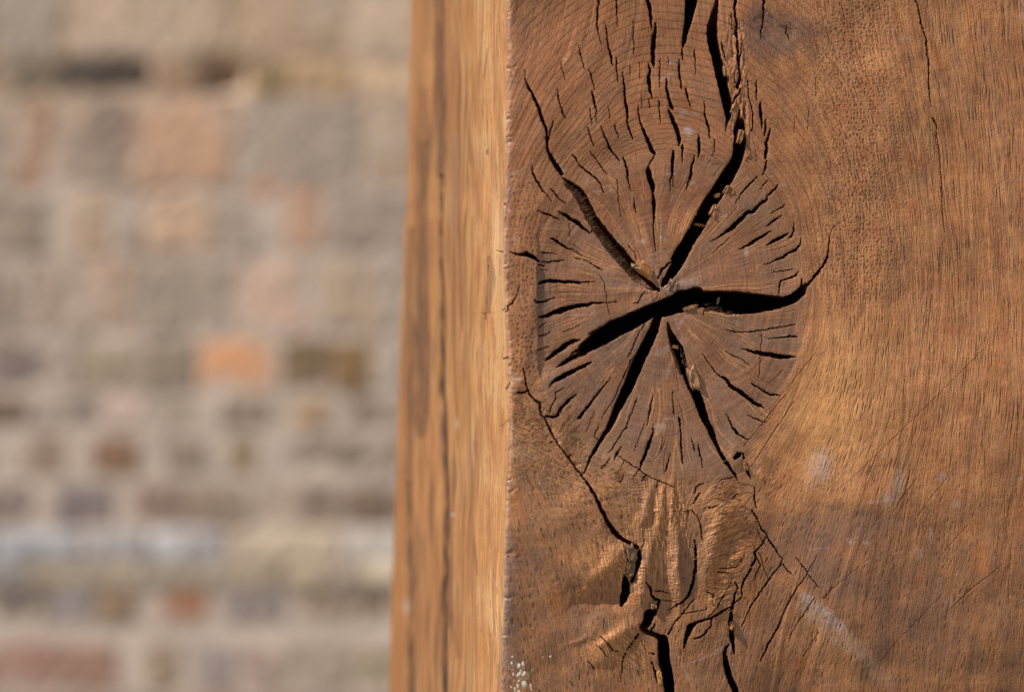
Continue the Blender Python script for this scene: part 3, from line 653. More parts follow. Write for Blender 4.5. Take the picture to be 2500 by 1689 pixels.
# --- relief of the face, in mm
H = np.zeros_like(X)
def bump(cx, cy, rx, ry, rot, h):
    global H
    sl = block(cx - 3 * max(rx, ry), cx + 3 * max(rx, ry), cy - 3 * max(rx, ry), cy + 3 * max(rx, ry))
    c, s = math.cos(math.radians(rot)), math.sin(math.radians(rot))
    xx = X[sl] + 4 * noise(X[sl] / 42, Y[sl] / 60, 141) + 1.2 * WX[sl]; yy = Y[sl] + 9 * noise(X[sl] / 38, Y[sl] / 38, 142) + 1.2 * WY[sl]
    a = (xx - cx) * c + (yy - cy) * s; b = -(xx - cx) * s + (yy - cy) * c
    H[sl] += h * np.exp(-(a / rx) ** 2 - (b / ry) ** 2)
def scarp(pts, h, soft, reach):
    """a hewn step: the face drops by h just past the line (on its right when walking along it) and recovers over reach"""
    global H
    P = [(p[0], p[1], 0.7) for p in pts]; a = np.array(P)
    sl = block(a[:, 0].min() - reach, a[:, 0].max() + reach, a[:, 1].min() - reach, a[:, 1].max() + reach)
    xx = X[sl] + 1.4 * WX[sl]; yy = Y[sl] + 1.4 * WY[sl]
    best = np.full(xx.shape, 1e6, np.float32); side = np.zeros(xx.shape, np.float32); endf = np.zeros(xx.shape, np.float32)
    tot = len(P) - 1
    for i, ((xa, ya, _), (xb, yb, _)) in enumerate(zip(P[:-1], P[1:])):
        ex, ey = xb - xa, yb - ya
        t = np.clip(((xx - xa) * ex + (yy - ya) * ey) / (ex * ex + ey * ey), 0, 1)
        d = np.hypot(xx - xa - t * ex, yy - ya - t * ey)
        sg = (ex * (yy - ya) - ey * (xx - xa)) / math.hypot(ex, ey)
        m = d < best
        best = np.where(m, d, best); side = np.where(m, sg, side); endf = np.where(m, (i + t) / tot, endf)
    drop = sst(-soft, soft, side) * np.exp(-(np.clip(side, 0, None) / reach) ** 2) * sst(reach, reach * .5, best)
    H[sl] -= h * drop * np.clip(np.minimum(endf, 1 - endf) * 6, 0, 1)

H += 2.6 * fbm(X / 330, Y / 330, 111, 3) + 0.30 * streaks(psi, phi, 62.0, 210.0, 115, 2) + 0.12 * fbm(X / 75, Y / 75, 115, 3)
# the knot lies a little low, its rim climbs again on the right
ka_ = np.abs(ang)
ksoft = 80.0 - 66.0 * np.clip(np.exp(-((ang - 0.45) / 0.55) ** 4) + np.exp(-((ka_ - 3.1416) / 0.42) ** 4), 0, 1)
kmix = sst(1.0, -1.0, kd / ksoft)
H -= kmix * (0.55 + 0.5 * sst(330, 200, rr)) * 0.6
H += 4.2 * sst(1935, 2110, X) * sst(700, 960, Y)
tl = np.clip((Y - 1225 - 10 * noise(X / 60, X * 0, 118)) / 600, -1, 1.4)
tsoft = 0.006 + 0.16 * sst(2130, 2230, X) + 0.16 * sst(1960, 1880, X)
H -= 10.5 * 0.5 * (tl + np.sqrt(tl * tl + tsoft * tsoft) - 0.0) * (0.5 + 0.5 * sst(1700, 1950, X))
H += knot * 0.35 * noise(sw * 2.6, rr / 400, 117)
scarp([(1314, 560), (1312, 650), (1313, 780), (1312, 880), (1322, 930)][::-1], 1.1, 3.0, 150)
for b in [(2000,1150,34,60,10,0.9), (2090,1130,60,70,0,0.4),
          (1575,1385,16,75,5,2.7), (1656,1370,14,82,-3,2.3), (1616,1400,18,60,0,-1.4), (1608,1262,9,66,8,1.3), (1640,1235,9,64,0,1.2), (1574,1245,11,56,14,1.3), (1668,1240,9,50,-8,0.6),
          (1498,1362,30,34,35,2.3), (1468,1402,50,22,-38,1.3), (1515,1447,22,36,10,-1.6), (1452,1478,64,34,-25,-0.8), (1595,1452,40,12,15,0.6),
          (1505,1555,60,17,-28,1.5), (1470,1602,50,28,-35,1.3), (1430,1560,50,8,-28,0.4), (1480,1655,34,20,0,0.4),
          (2070,1262,110,30,0,-0.55), (1742,1320,20,100,10,1.8), (1790,1255,34,36,0,0.9), (1770,1400,24,40,0,0.7), (1735,1215,20,22,0,0.8), (1755,1490,22,20,0,1.1), (1745,1462,14,14,0,0.7), (1850,1400,50,50,0,0.4),
          (1400,1400,90,40,30,0.9), (1380,1060,24,40,-20,1.1), (1372,1085,8,30,-30,0.8), (1440,1110,22,26,0,0.6), (1405,1235,50,30,35,0.6), (1500,1190,40,24,0,0.6), (1470,1300,22,40,-25,0.9), (1270,1000,26,60,0,-0.6), (1262,945,22,18,0,1.0),
          (1880,70,50,60,0,-0.6), (1760,200,30,120,0,0.4), (1690,560,40,60,0,0.25), (1865,1112,40,22,45,0.7), (1795,1118,20,34,0,0.8), (1880,1170,12,40,-40,0.8), (1660,1100,60,40,0,0.3),
          (1960,1420,60,40,30,0.45), (2040,1490,70,26,38,0.7), (1330,1500,60,60,0,-0.4), (1440,1470,70,44,-15,-0.9), (1280,860,14,60,0,0.4), (2200,1300,90,60,0,-0.5),
          (1700,1560,50,26,-20,0.7), (1640,1500,40,60,20,-0.5), (1400,1400,60,30,-40,0.4)]:
    bump(*b)
scarp([(1835, 48), (1870, 28), (1905, 60), (1945, 75)], 0.35, 3, 60)
# torn, rumpled wood below the knot
rump = (1 - knot) * np.exp(-((X - 1690) / 190) ** 2 - ((Y - 1300) / 130) ** 2) * sst(1120, 1190, Y)
wr = 0.5 * noise(X / 46, Y / 46, 121)
ruffle = np.clip(1.5 * np.exp(-((X - 1772 - 14 * noise(Y / 50, Y * 0, 113)) / 52) ** 2 - ((Y - 1325) / 135) ** 2) * (1 + 0.7 * noise(X / 36, Y / 36, 114)) - 0.12, 0, 1)
fan = np.exp(-((X - 1610) / 85) ** 4 - ((Y - 1320) / 170) ** 4)
wrk = 1 - np.abs(noise(X / 30 + wr, (Y + 0.10 * X + 8 * wr) / 7.0, 122)) * 2.2
H += 0.15 * fan * (1 - knot) * wrk * np.clip(0.6 + noise(X / 45, Y / 60, 128) , 0.1, 1.5)
fanf = streaks(X + 0.08 * (Y - 1300) * (X - 1615) / 60, Y, 5.5, 50.0, 130, 3)
H += 0.24 * fan * (1 - knot) * fanf
rfl = streaks(Y + 0.42 * X + 12 * wr, X - 0.42 * Y, 9.0, 42.0, 123, 3)
H += ruffle * (0.42 * rfl + 0.20 * fbm(X / 14, Y / 10, 129, 3))
curl = np.exp(-((X - 1470) / 75) ** 4 - ((Y - 1370) / 60) ** 4) + np.exp(-((X - 1500) / 85) ** 4 - ((Y - 1580) / 70) ** 4)
H += 0.26 * curl * streaks(Y - 0.75 * X + 8 * wr, X + 0.75 * Y, 8.0, 44.0, 120, 3)
rump2 = (1 - knot) * np.exp(-((X - 1420) / 110) ** 2 - ((Y - 1170) / 110) ** 2)
rumpL = (1 - knot) * sst(1400, 1330, X) * np.exp(-((Y - 1050) / 110) ** 2) * sst(1240, 1260, X)
rmk = np.maximum(rump2, rumpL)
tu = X * 0.86 + Y * 0.50 + 7 * noise(X / 23, Y / 23, 124); tv = Y * 0.86 - X * 0.50
torn = streaks(tv, tu, 6.0, 26.0, 125, 3)
H += rmk * (0.34 * torn + 0.16 * fbm(X / 13, Y / 13, 126, 3) - 0.5 * np.clip(noise(X / 12, Y / 15, 116) - 0.25, 0, 1))
strip = np.exp(-((X - (1800 + 0.05 * (Y - 150))) / 24) ** 2) * sst(400, 330, Y) * sst(20, 80, Y)
H += strip * (0.55 * noise(X / 8, Y / 30, 127) + 0.25 * noise(X / 5, Y / 9, 128))
# grain relief
H -= (0.24 - 0.11 * col_ring) * pit
H += 0.050 * fib * (1 - knot) * (0.5 + sst(1250, 1000, Y)) + 0.05 * fib2 * (1 - knot)
H += 0.044 * grain + 0.05 * mott2 + 0.03 * fbm(X / 9, Y / 9, 112, 2)
H += 0.055 * m_dot * noise(X / 5.5, Y / 5.5, 131)
H += knot * (0.018 * krn - 0.03 * rayf * 0.6 + 0.05 * mott2 - 0.28 * hair)
H -= 0.22 * lip
# scratches left by the saw and by knives
def scratch(x0, y0, x1, y1, w, h):
    sl = block(min(x0, x1) - 10, max(x0, x1) + 10, min(y0, y1) - 10, max(y0, y1) + 10)
    q, _ = poly_dist(X[sl] + 0.4 * WX[sl], Y[sl] + 0.4 * WY[sl], [(x0, y0, w), (x1, y1, w * .6)])
    m = np.clip(-q / 0.8 + .5, 0, 1)
    H[sl] -= h * m
    pit[sl] = np.maximum(pit[sl], 0.45 * m)
rs = random.Random(5)
for k in range(60):
    x0 = rs.uniform(1950, 2450); y0 = rs.uniform(20, 700); L = rs.uniform(20, 110); a = math.radians(rs.gauss(-38, 5))
    scratch(x0, y0, x0 + L * math.cos(a), y0 + L * math.sin(a), 1.0, 0.10)
for (a, b, c, d, w) in [(1912,904,1877,937,1.6),(1918,963,1816,1090,2.4),(1938,980,1836,1138,2.6),(1990,860,1880,1000,1.2),(2400,850,2050,1190,1.0)]:
    scratch(a, b, c, d, w, 0.5)
# rounded, worn arris on the left
px_edge = (S - edge_wobble(zz)[:, None]) / 0.0002
px_edge = px_edge.astype(np.float32) / (1.0 + 0.7 * np.clip(noise(Y / 70, Y * 0 + 9.5, 143) + 0.5 * noise(Y / 15, Y * 0 + 2.5, 144), -0.6, 1.5))
H -= 0.9 * np.exp(-px_edge / 4.0) + 0.25 * np.exp(-px_edge / 20.0)
H -= np.exp(-px_edge / 9.0) * 0.3 * np.clip(noise(X / 9, Y / 14, 140) + 0.2, 0, 1)

H -= 3.4 * np.exp(-px_edge / 8.0) * np.clip(noise(Y / 34, Y * 0 + 4.4, 145) + 0.5 * noise(Y / 11, X / 14, 146) - 0.42, 0, 1)
# --- colour of the wood (its own tone, with golden highlights painted in below the knot)
C_TAN = np.array([0.52, 0.270, 0.125]); C_RED = np.array([0.37, 0.160, 0.072]); C_GREY = np.array([0.31, 0.200, 0.135])
C_KNOT = np.array([0.285, 0.142, 0.080]); C_KGREY = np.array([0.265, 0.172, 0.132]); C_KRED = np.array([0.34, 0.145, 0.068])
C_RAY = np.array([0.62, 0.32, 0.13]); C_PORE = np.array([0.085, 0.042, 0.024]); C_SCUFF = np.array([0.47, 0.43, 0.47]); C_ORANGE = np.array([0.50, 0.20, 0.065])
base = mixc(np.broadcast_to(C_TAN, X.shape + (3,)).copy(), C_RED, np.clip(0.52 + 0.9 * mott + 0.8 * fib2, 0, 1))
base = mixc(base, C_GREY, np.clip(0.30 + 0.8 * streaks(psi, phi, 46.0, 190.0, 151, 3) + 0.6 * fbm(X / 50, Y / 60, 152, 3), 0, 0.85) * (1 - 0.5 * right))
low = sst(1180, 1350, Y)
base = mixc(base, C_ORANGE * 0.72, low * np.clip(0.30 + 1.1 * streaks(psi, phi, 22.0, 130.0, 155, 3), 0, 0.85))
base = mixc(base, np.array([0.25, 0.14, 0.085]), low * np.clip(0.50 + 0.6 * streaks(psi, phi, 60.0, 150.0, 157, 3) + 0.9 * fbm(X / 55, Y / 55, 158, 4), 0, 0.85))
speck = noise(X / 2.6, Y / 2.6, 153)
base = mixc(base, np.array([0.60, 0.33, 0.145]), np.clip(ruffle * (0.30 + 0.9 * rfl), 0, 0.7) * (1 - knot))
base = mixc(base, np.array([0.72, 0.40, 0.17]), np.clip((fan + curl) * (0.18 + 1.4 * fanf), 0, 0.75) * (1 - knot))  # paints golden highlights along the fan's ridges and over the curl
base = mixc(base, np.array([0.27, 0.16, 0.095]), np.clip(rmk * (0.45 - 1.0 * torn), 0, 0.7))
base = mixc(base, np.array([0.55, 0.32, 0.16]), np.clip(rmk * (torn - 0.15) * 1.5, 0, 0.7))
base = mixc(base, np.array([0.24, 0.17, 0.13]), 0.6 * np.exp(-((X - 1690) / 26) ** 2 - ((Y - 1370) / 90) ** 2))
base *= (1 + 0.22 * (1 - 0.4 * low) * fib + 0.13 * (1 - 0.5 * low) * fib2 + 0.24 * grain + 0.24 * speck + 0.16 * mott2)[..., None]
stk = np.clip(1 - np.abs(streaks(psi, phi, 9.0, 260.0, 159)) * 6, 0, 1) * right * 0.5
base = mixc(base, np.array([0.60, 0.34, 0.16]), stk * 0.12)
kn = mixc(np.broadcast_to(C_KNOT, X.shape + (3,)).copy(), C_KGREY, np.clip(0.30 + 0.9 * fbm(X / 80, Y / 80, 161, 3) + 0.5 * noise(sw * 3, rr / 300, 163), 0, 1))
kn = mixc(kn, C_KRED, np.clip(sst(-0.2, -1.4, np.sin(ang)) * 0.0 + 0.9 * sst(740, 480, Y) * sst(1900, 1650, X) * np.clip(0.6 + mott, 0, 1), 0, 1))
kn = mixc(kn, np.array([0.24, 0.145, 0.10]), sst(0.72, 1.0, rr / Rk) * 0.55 * np.clip(0.8 + mott2, 0, 1))
kn *= (1 + 0.12 * krn + 0.16 * grain + 0.12 * speck - 0.16 * rayf)[..., None]
kn = mixc(kn, C_RAY, 0.9 * rays)
kn = mixc(kn, C_PORE, np.clip(0.8 * hair, 0, 1))
# pale saw lines across the middle of the knot
sawl = np.clip(1 - np.abs(noise(X / 400 + 0.13 * Y * 0, Y / 4.0 + X / 60, 165)) * 4, 0, 1) * sst(190, 90, rr) * np.clip(noise(X / 60, Y / 40, 166) * 1.5, 0, 1)
kn = mixc(kn, np.array([0.52, 0.40, 0.34]), 0.4 * sawl)
gold = np.exp(-((X - 2040 - 0.25 * (1000 - Y)) / 120) ** 2 - ((Y - 985) / 170) ** 2) * (1 - knot)
base = mixc(base, np.array([0.64, 0.36, 0.155]), np.clip(gold * (0.7 + 0.7 * fib + 0.4 * mott2), 0, 0.68))
col_tone = (1 - knot) * np.clip(sst(2020, 1760, X) * sst(720, 420, Y) + 0.6 * sst(1420, 1320, X) * sst(1000, 800, Y) * sst(1000, 900, Y), 0, 1)
base = mixc(base, base * 0.35 + 0.65 * np.array([0.335, 0.150, 0.078]), 0.75 * col_tone)
wood = mixc(base, kn, kmix)
collar_l = (1 - knot) * sst(1500, 1320, X) * sst(300, 480, Y) * sst(1100, 950, Y)
raysL = np.clip(1 - np.abs(noise((Y + 0.16 * X + 10 * noise(X / 60, Y / 60, 171)) / 9.5, X / 120, 172)) * 8, 0, 1)
wood = mixc(wood, C_RAY, 0.4 * raysL * collar_l)
# darker patches near the top and lower down, worn patches and chalky scuffs
def patch(cx, cy, rx, ry, rot, colour, amt, rough=0.5, sd=200):
    global wood
    sl = block(cx - 2.2 * max(rx, ry), cx + 2.2 * max(rx, ry), cy - 2.2 * max(rx, ry), cy + 2.2 * max(rx, ry))
    c, s = math.cos(math.radians(rot)), math.sin(math.radians(rot))
    a = (X[sl] - cx) * c + (Y[sl] - cy) * s; b = -(X[sl] - cx) * s + (Y[sl] - cy) * c
    d = np.sqrt((a / rx) ** 2 + (b / ry) ** 2) - 0.35 * fib[sl] - 0.25 * grain[sl] + rough * fbm(X[sl] / (0.5 * min(rx, ry) + 6), Y[sl] / (0.5 * min(rx, ry) + 6), sd + int(cx), 3)
    m = sst(1.15, 0.55, d) * amt * np.clip(0.75 + 0.5 * grain[sl] + 0.3 * fib[sl], 0, 1.2)
    wood[sl] = mixc(wood[sl], np.asarray(colour), np.clip(m, 0, 1))
def tile(o, x, y, s=ZS): return o[0] + x * s, o[1] + y * s
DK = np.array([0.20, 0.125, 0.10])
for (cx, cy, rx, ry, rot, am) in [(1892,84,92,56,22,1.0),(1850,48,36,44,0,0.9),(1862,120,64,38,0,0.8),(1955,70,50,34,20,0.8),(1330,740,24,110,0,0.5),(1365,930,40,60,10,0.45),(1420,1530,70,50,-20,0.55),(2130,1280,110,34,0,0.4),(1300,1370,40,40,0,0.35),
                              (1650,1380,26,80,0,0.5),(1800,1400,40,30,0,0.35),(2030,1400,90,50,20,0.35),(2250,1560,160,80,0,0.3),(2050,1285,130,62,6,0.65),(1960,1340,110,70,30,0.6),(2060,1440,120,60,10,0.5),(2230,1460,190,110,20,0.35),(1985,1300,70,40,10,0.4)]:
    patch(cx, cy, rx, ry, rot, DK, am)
SC = []
for (o, x, y, rx, ry, rot, am) in [(R1,560,480,8,60,-10,.5),(R1,840,670,40,14,-20,.7),(R1,1500,560,90,8,15,.4),(R1,1960,870,90,30,-15,.7),(R1,2070,710,60,22,-10,.6),(R2,200,700,60,26,-20,.55),(R2,320,1270,60,60,0,.5),(R2,450,1290,40,40,0,.4),(R2,370,1490,60,50,0,.6),
      (R2,1300,860,50,20,0,.3),(R3,320,540,130,12,-28,.7),(R3,460,430,70,10,-30,.6),(R3,780,500,90,14,48,.75),(R3,1090,650,14,40,20,.6),(R3,1190,770,80,12,-15,.75),(R3,1330,710,90,12,-15,.5),(R3,1345,770,12,30,20,.6),(R3,1590,830,14,60,-10,.5),(R3,1720,1330,34,26,-30,.95),(R3,1915,1290,18,18,0,.9),(R3,1960,1330,26,30,0,.4),(R3,2215,1015,22,26,0,.6),(R3,2140,1200,16,30,0,.5),(R3,2210,90,50,40,0,.6),(R3,700,940,60,12,-30,.4),(R3,560,1150,40,26,0,.35),(R3,270,1320,60,40,0,.35),(R3,1480,1400,16,160,-32,.5),
      (R4,380,90,50,40,0,.6),(R4,160,580,60,14,0,.6),(R4,430,690,60,30,0,.3),(R4,880,900,50,22,10,.4),(R4,1450,690,70,24,-20,.5),(R4,1030,1470,26,50,10,.6),(R5,970,780,110,10,-2,.8),(R5,1150,750,50,10,-40,.7),(R5,470,1280,60,14,-10,.8),(R5,640,1230,40,14,-20,.6),(R5,840,1185,60,14,-20,.6),(R5,280,1500,80,16,0,.6),
      (R6,170,470,60,70,-20,.5),(R6,360,430,150,60,-15,.5),(R6,1030,80,26,60,10,.55),(R6,290,870,20,90,25,.6),(R6,300,1080,18,60,10,.45),(R6,900,860,40,30,0,.4),(R6,1460,1010,80,14,-10,.85),(R6,80,1180,90,60,-30,.5),(R6,150,1400,26,120,10,.5),
      (R7,1910,650,80,50,-20,.7),(R7,2000,560,70,14,-5,.6),(R7,1550,820,20,20,0,.5),(R7,1790,1000,40,10,40,.7),(R7,1580,1170,60,14,10,.7),(R7,2110,1340,40,14,20,.4),(R7,300,115,70,20,0,.6),
      (R10,1840,640,120,5,-5,.8),(R10,2180,550,26,40,0,.5),(R10,1460,140,12,18,0,.8),(R10,1680,110,14,24,0,.8),(R10,1280,215,80,8,8,.5),(R12,1720,510,90,60,30,.7),(R12,1900,640,160,50,35,.65),(R12,2090,820,140,50,40,.55),(R12,560,1200,190,12,-22,.7),(R12,760,1100,60,30,-20,.6),(R12,350,1330,20,200,-25,.4),(R12,880,1080,20,60,0,.4),(R12,930,1300,16,70,-30,.5),(R12,1050,900,60,70,0,.3),(R12,1850,1305,120,7,-2,.5),(R12,870,620,20,16,0,.7)]:
    px, py = tile(o, x, y); SC.append((px, py, rx * ZS, ry * ZS, rot, am))
for (x, y, rx, ry, rot, am) in [(500,200,20,110,8,.6),(380,325,110,10,-4,.5),(430,310,40,30,-30,.4),(790,165,26,30,0,.55),(720,545,14,60,-5,.5),(640,660,30,60,-30,.4),(200,585,26,16,0,.4),(300,595,30,12,0,.4),(880,340,50,30,0,.3),(410,30,24,14,0,.5),(10,100,60,90,0,.5),(120,1130,90,40,40,.45),(1300,180,60,10,0,.4),(840,970,26,40,0,.35)]:
    px, py = tile(R14, x, y, S14); SC.append((px, py, rx * S14, ry * S14, rot, am))
for (x, y, rx, ry, rot, am) in [(1315,1017,44,8,0,.6),(650,300,70,12,-15,.45),(820,232,16,8,0,.7),(500,710,14,40,-25,.4),(1530,1380,24,10,-10,.6),(1560,60,20,160,0,.4)]:
    px, py = tile(R13, x, y, S13); SC.append((px, py, rx * S13, ry * S13, rot, am))
for k in range(34):
    px, py = tile(R11, rs.gauss(320, 70), rs.gauss(1400, 110))
    patch(px, py, rs.uniform(1.5, 5), rs.uniform(3, 10), rs.uniform(-20, 20), np.array([0.60, 0.54, 0.43]), rs.uniform(0.4, 0.9), rough=1.0, sd=700 + k)
for (cx, cy, rx, ry, rot, am) in [(2050,1545,130,26,43,0.5),(1985,1490,46,30,60,0.6),(2150,1640,70,22,50,0.35),(2000,1145,40,60,20,0.4),(2180,1190,24,60,25,0.4)]:
    patch(cx, cy, rx, ry, rot, np.array([0.47, 0.35, 0.29]), am, rough=0.55, sd=800)
for s_ in SC:
    patch(s_[0], s_[1], s_[2], s_[3], s_[4], C_SCUFF, min(s_[5] * 0.75, 0.8), rough=0.9, sd=300)
wood = mixc(wood, C_PORE, np.clip(0.95 * pit, 0, 0.92))
# the polished, greyed arris
ar = np.exp(-(px_edge / (8 + 6 * np.clip(noise(Y / 120, Y * 0 + 1.5, 181), -0.6, 1))) ** 2)
wood = mixc(wood, np.array([0.27, 0.225, 0.24]), np.clip(ar * (0.45 + 0.5 * noise(X / 7, Y / 22, 182)), 0, 0.9))
ar2 = np.exp(-(px_edge / 30.0) ** 2) * sst(1230, 1330, Y)
wood = mixc(wood, np.array([0.20, 0.155, 0.155]), np.clip(ar2 * (0.55 + 0.7 * mott2), 0, 0.8))
wood = np.clip(wood * np.array([1.17, 1.03, 0.89]), 0.01, 0.8)

LEAN = np.array([0.062, 1.0, 0.0])                # the checks run in along the branch, a little askew to the face
Pf = flat + (H * MM)[..., None] * NF + (crack_depth * MM)[..., None] * LEAN
idx = np.arange(ns * nt_).reshape(nt_, ns)
quads = np.stack([idx[:-1, :-1], idx[1:, :-1], idx[1:, 1:], idx[:-1, 1:]], -1)
in_knot = (kd[:-1, :-1] < 0)
def sub_mesh(name, mask, mat=M_WOOD):
    f = quads[mask]
    used = np.zeros(ns * nt_, bool); used[f.ravel()] = True
    remap = np.cumsum(used) - 1
    return mesh_obj(name, Pf.reshape(-1, 3)[used], remap[f], mat, post, wood.reshape(-1, 3)[used])
sub_mesh("front_face", ~in_knot)
knot_obj = sub_mesh("knot", in_knot, M_KNOT)
tag(knot_obj, "round dark knot split by wide radial cracks")

# --- left side: sunlit, paler, with long dark shakes
nd = 420; nz2 = 1150
dd_ = np.linspace(0, 1, nd) ** 1.35
Z_TOP2 = CAM_Z + 1260.0 / F_PX * 1.18
Z_BOT2 = CAM_Z - 1260.0 / F_PX * 1.18
z2 = np.linspace(Z_TOP2, Z_BOT2, nz2)
py2 = 844.5 - F_PX * (z2 - CAM_Z) / 1.18
flare = np.interp(py2, [-400, 0, 430, 480, 700, 900, 1250, 1689, 2000], [-30, -26, -18, -11, -6, 0, 9, 23, 30]) * 0.00025   # the back edge leans out towards the foot
E2 = edge_wobble(z2)
arris_d = -np.median((H - crack_depth)[:, :6], axis=1) * 0
arris_d = np.interp(z2[::-1], zz[::-1], np.einsum('ijk,k->ij', (CORNER - Pf[:, :1])[..., :], NF)[::-1, 0])[::-1]
Dm = arris_d[:, None] + dd_[None, :] * (POST_D - arris_d[:, None])
Zs = np.repeat(z2[:, None], nd, 1)
sflat = CORNER[None, None, :] + (E2[:, None] * np.exp(-Dm / 0.004) + np.interp(py2, [-130, 480, 640, 880, 1000, 1250, 1820], [1, -2, -3, 0, 2, -1, -3])[:, None] * 0.0002 * np.exp(-Dm / 0.05))[..., None] * UF - Dm[..., None] * NF
sflat = sflat + (flare[:, None] * dd_[None, :])[..., None] * NL
sflat[..., 2] = Zs
XS, YS = project(sflat)
XS = XS.astype(np.float32); YS = YS.astype(np.float32)
sw1 = XS + 7 * noise(XS / 60, YS / 260, 401) + 3 * noise(XS / 20, YS / 110, 402)
hs = 0.5 * fbm(XS / 40, YS / 500, 403, 3) + 0.12 * streaks(sw1, YS, 4.0, 130, 404) + 0.06 * streaks(sw1, YS, 2.0, 50, 405)
st1 = streaks(sw1, YS, 17.0, 420, 406, 4); st2 = streaks(sw1, YS, 5.0, 190, 407, 3); st3 = fbm(XS / 50, YS / 200, 408, 3)
st4 = streaks(sw1, YS, 2.6, 80, 409)
side_c = mixc(np.broadcast_to(np.array([0.60, 0.345, 0.155]), XS.shape + (3,)).copy(), np.array([0.44, 0.205, 0.08]), np.clip(0.36 + 0.9 * st1, 0, 1))
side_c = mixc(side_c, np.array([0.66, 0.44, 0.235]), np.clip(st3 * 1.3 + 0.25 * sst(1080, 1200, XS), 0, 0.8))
side_c = mixc(side_c, np.array([0.30, 0.165, 0.09]), np.clip(st2 * 1.1 + 0.05, 0, 0.6))
flame = sst(0.02, 0.22, streaks(sw1, YS, 30.0, 330.0, 421, 2) + 0.12 * st2)
side_c = mixc(side_c, np.array([0.36, 0.178, 0.082]), 0.5 * flame)
flame2 = sst(0.10, 0.24, streaks(sw1, YS, 13.0, 260.0, 425, 2) + 0.10 * st2)
side_c = mixc(side_c, np.array([0.23, 0.118, 0.066]), 0.7 * flame2 * sst(1190, 1120, XS))
side_c *= (1 + (0.14 + 0.16 * sst(1120, 1200, XS)) * st4 + 0.12 * sst(1120, 1200, XS) * noise(XS / 2.2, YS / 9, 431))[..., None]
def streak(pts, colour, amt, soft, depth=0.0):
    global side_c, hs
    P = [(p[0], p[1], p[2] * (2.3 if p[0] < 1125 else 1.3) + (4.0 if p[0] < 1125 else 0.6)) for p in pts]
    q, w = poly_dist(sw1 * 0.25 + XS * 0.75, YS, P)
    m = sst(soft, -soft * 0.3, q) * min(amt * 1.2, 1.0) * np.clip(0.8 + 0.6 * noise(sw1 / 5, YS / 60, 411), 0, 1)
    side_c = mixc(side_c, np.asarray(colour), np.clip(m, 0, 1))
    if depth: hs = hs - depth * sst(1.0, -0.6, q)
DS = (0.07, 0.042, 0.03); DB = (0.17, 0.092, 0.055)
streak([(1078,430,2),(1076,620,4),(1080,845,5),(1079,960,6),(1086,1150,5),(1090,1280,5),(1084,1500,4),(1085,1700,4)], DS, 0.85, 2.0, 2.0)
streak([(1077,-60,4),(1078,120,5),(1079,300,6),(1078,450,4)], DB, 0.75, 5.0)
streak([(1005,560,3),(1002,760,6),(998,960,5),(998,1200,3)], DB, 0.6, 5.0)
streak([(1240,612,3),(1224,616,2),(1212,613,1)], DS, .8, 1.5, .8); streak([(1238,752,3),(1226,757,2)], DS, .7, 1.5, .6); streak([(1243,872,4),(1228,876,2)], DS, .7, 1.5, .8); streak([(1246,935,3),(1236,950,2)], DS, .6, 1.5, .5)
streak([(998,1180,2),(1001,1290,4),(1001,1460,4),(1003,1700,6)], DS, 0.8, 2.0, 1.6)
streak([(1033,220,4),(1037,330,10),(1033,480,5),(1030,700,9),(1030,860,18),(1030,970,12),(1027,1060,6)], DB, 0.8, 6.0)
streak([(1073,60,4),(1076,260,10),(1070,420,8)], DB, 0.45, 7.0)
streak([(1090,600,26),(1112,590,8),(1130,620,6),(1140,800,6),(1140,1000,6),(1150,1250,4)], (0.40,0.225,0.11), 0.55, 6.0)
streak([(1030,0,10),(1028,200,14),(1032,330,10)], (0.42,0.23,0.11), 0.5, 8.0)
streak([(1112,330,5),(1110,480,6),(1108,570,3)], (0.36,0.24,0.16), 0.5, 4.0)
streak([(1195,630,6),(1203,680,10),(1192,760,4)], DB, 0.6, 4.0); streak([(1193,650,2),(1185,780,2)], DS, 0.5, 2.0, .6)
streak([(1160,1080,4),(1150,1250,3),(1165,1400,4)], DB, 0.4, 4.0)
streak([(1100,1500,4),(1115,1600,3)], DB, 0.4, 4.0); streak([(975,600,8),(972,700,6)], DB, 0.5, 6.0)
streak([(990,1100,5),(1000,1180,3)], DB, 0.4, 5.0); streak([(970,1000,16),(962,1300,20),(958,1689,16)], (0.44,0.21,0.08), 0.55, 8.0)
streak([(1190,120,2),(1183,190,2)], DS, .4, 2.0); streak([(1189,368,3),(1189,376,3)], DS, .7, 1.5); streak([(1222,1040,2),(1246,1020,2)], DS, .5, 1.2)
side_c = mixc(side_c, np.array([0.74, 0.55, 0.34]), np.clip(np.exp(-((XS - 1212) / 9) ** 2 - ((YS - 560) / 110) ** 2), 0, 1) * 0.7)
for (cx, cy, rx, ry) in ((1116, 1034, 5, 14), (1105, 1256, 8, 5), (990, 1480, 7, 18)):
    side_c = mixc(side_c, np.array([0.62, 0.55, 0.50]), np.exp(-((XS - cx) / rx) ** 2 - ((YS - cy) / ry) ** 2) * 0.6)
near = np.exp(-(Dm / 0.0022))
dots_s = pores(sw1 / 7.0, YS / 26.0, 415, 0.16, 0.42, 0.55) * sst(1130, 1190, XS)
side_c = mixc(side_c, np.array([0.30, 0.17, 0.09]), 0.55 * dots_s); hs = hs - 0.1 * dots_s
ends = np.exp(-Dm / 0.0008)                       # meets the front face's own edge
front_edge = np.stack([np.interp(z2[::-1], zz[::-1], Pf[::-1, 0, k])[::-1] for k in range(3)], -1)
Ps = sflat + (hs * MM)[..., None] * NL
inside = (z2 < Z_TOP) & (z2 > Z_BOT)
Ps[inside, 0, :] = front_edge[inside]
back_r = np.exp(-((POST_D - Dm) / 0.004))
Ps = Ps - (back_r * 0.003)[..., None] * NL
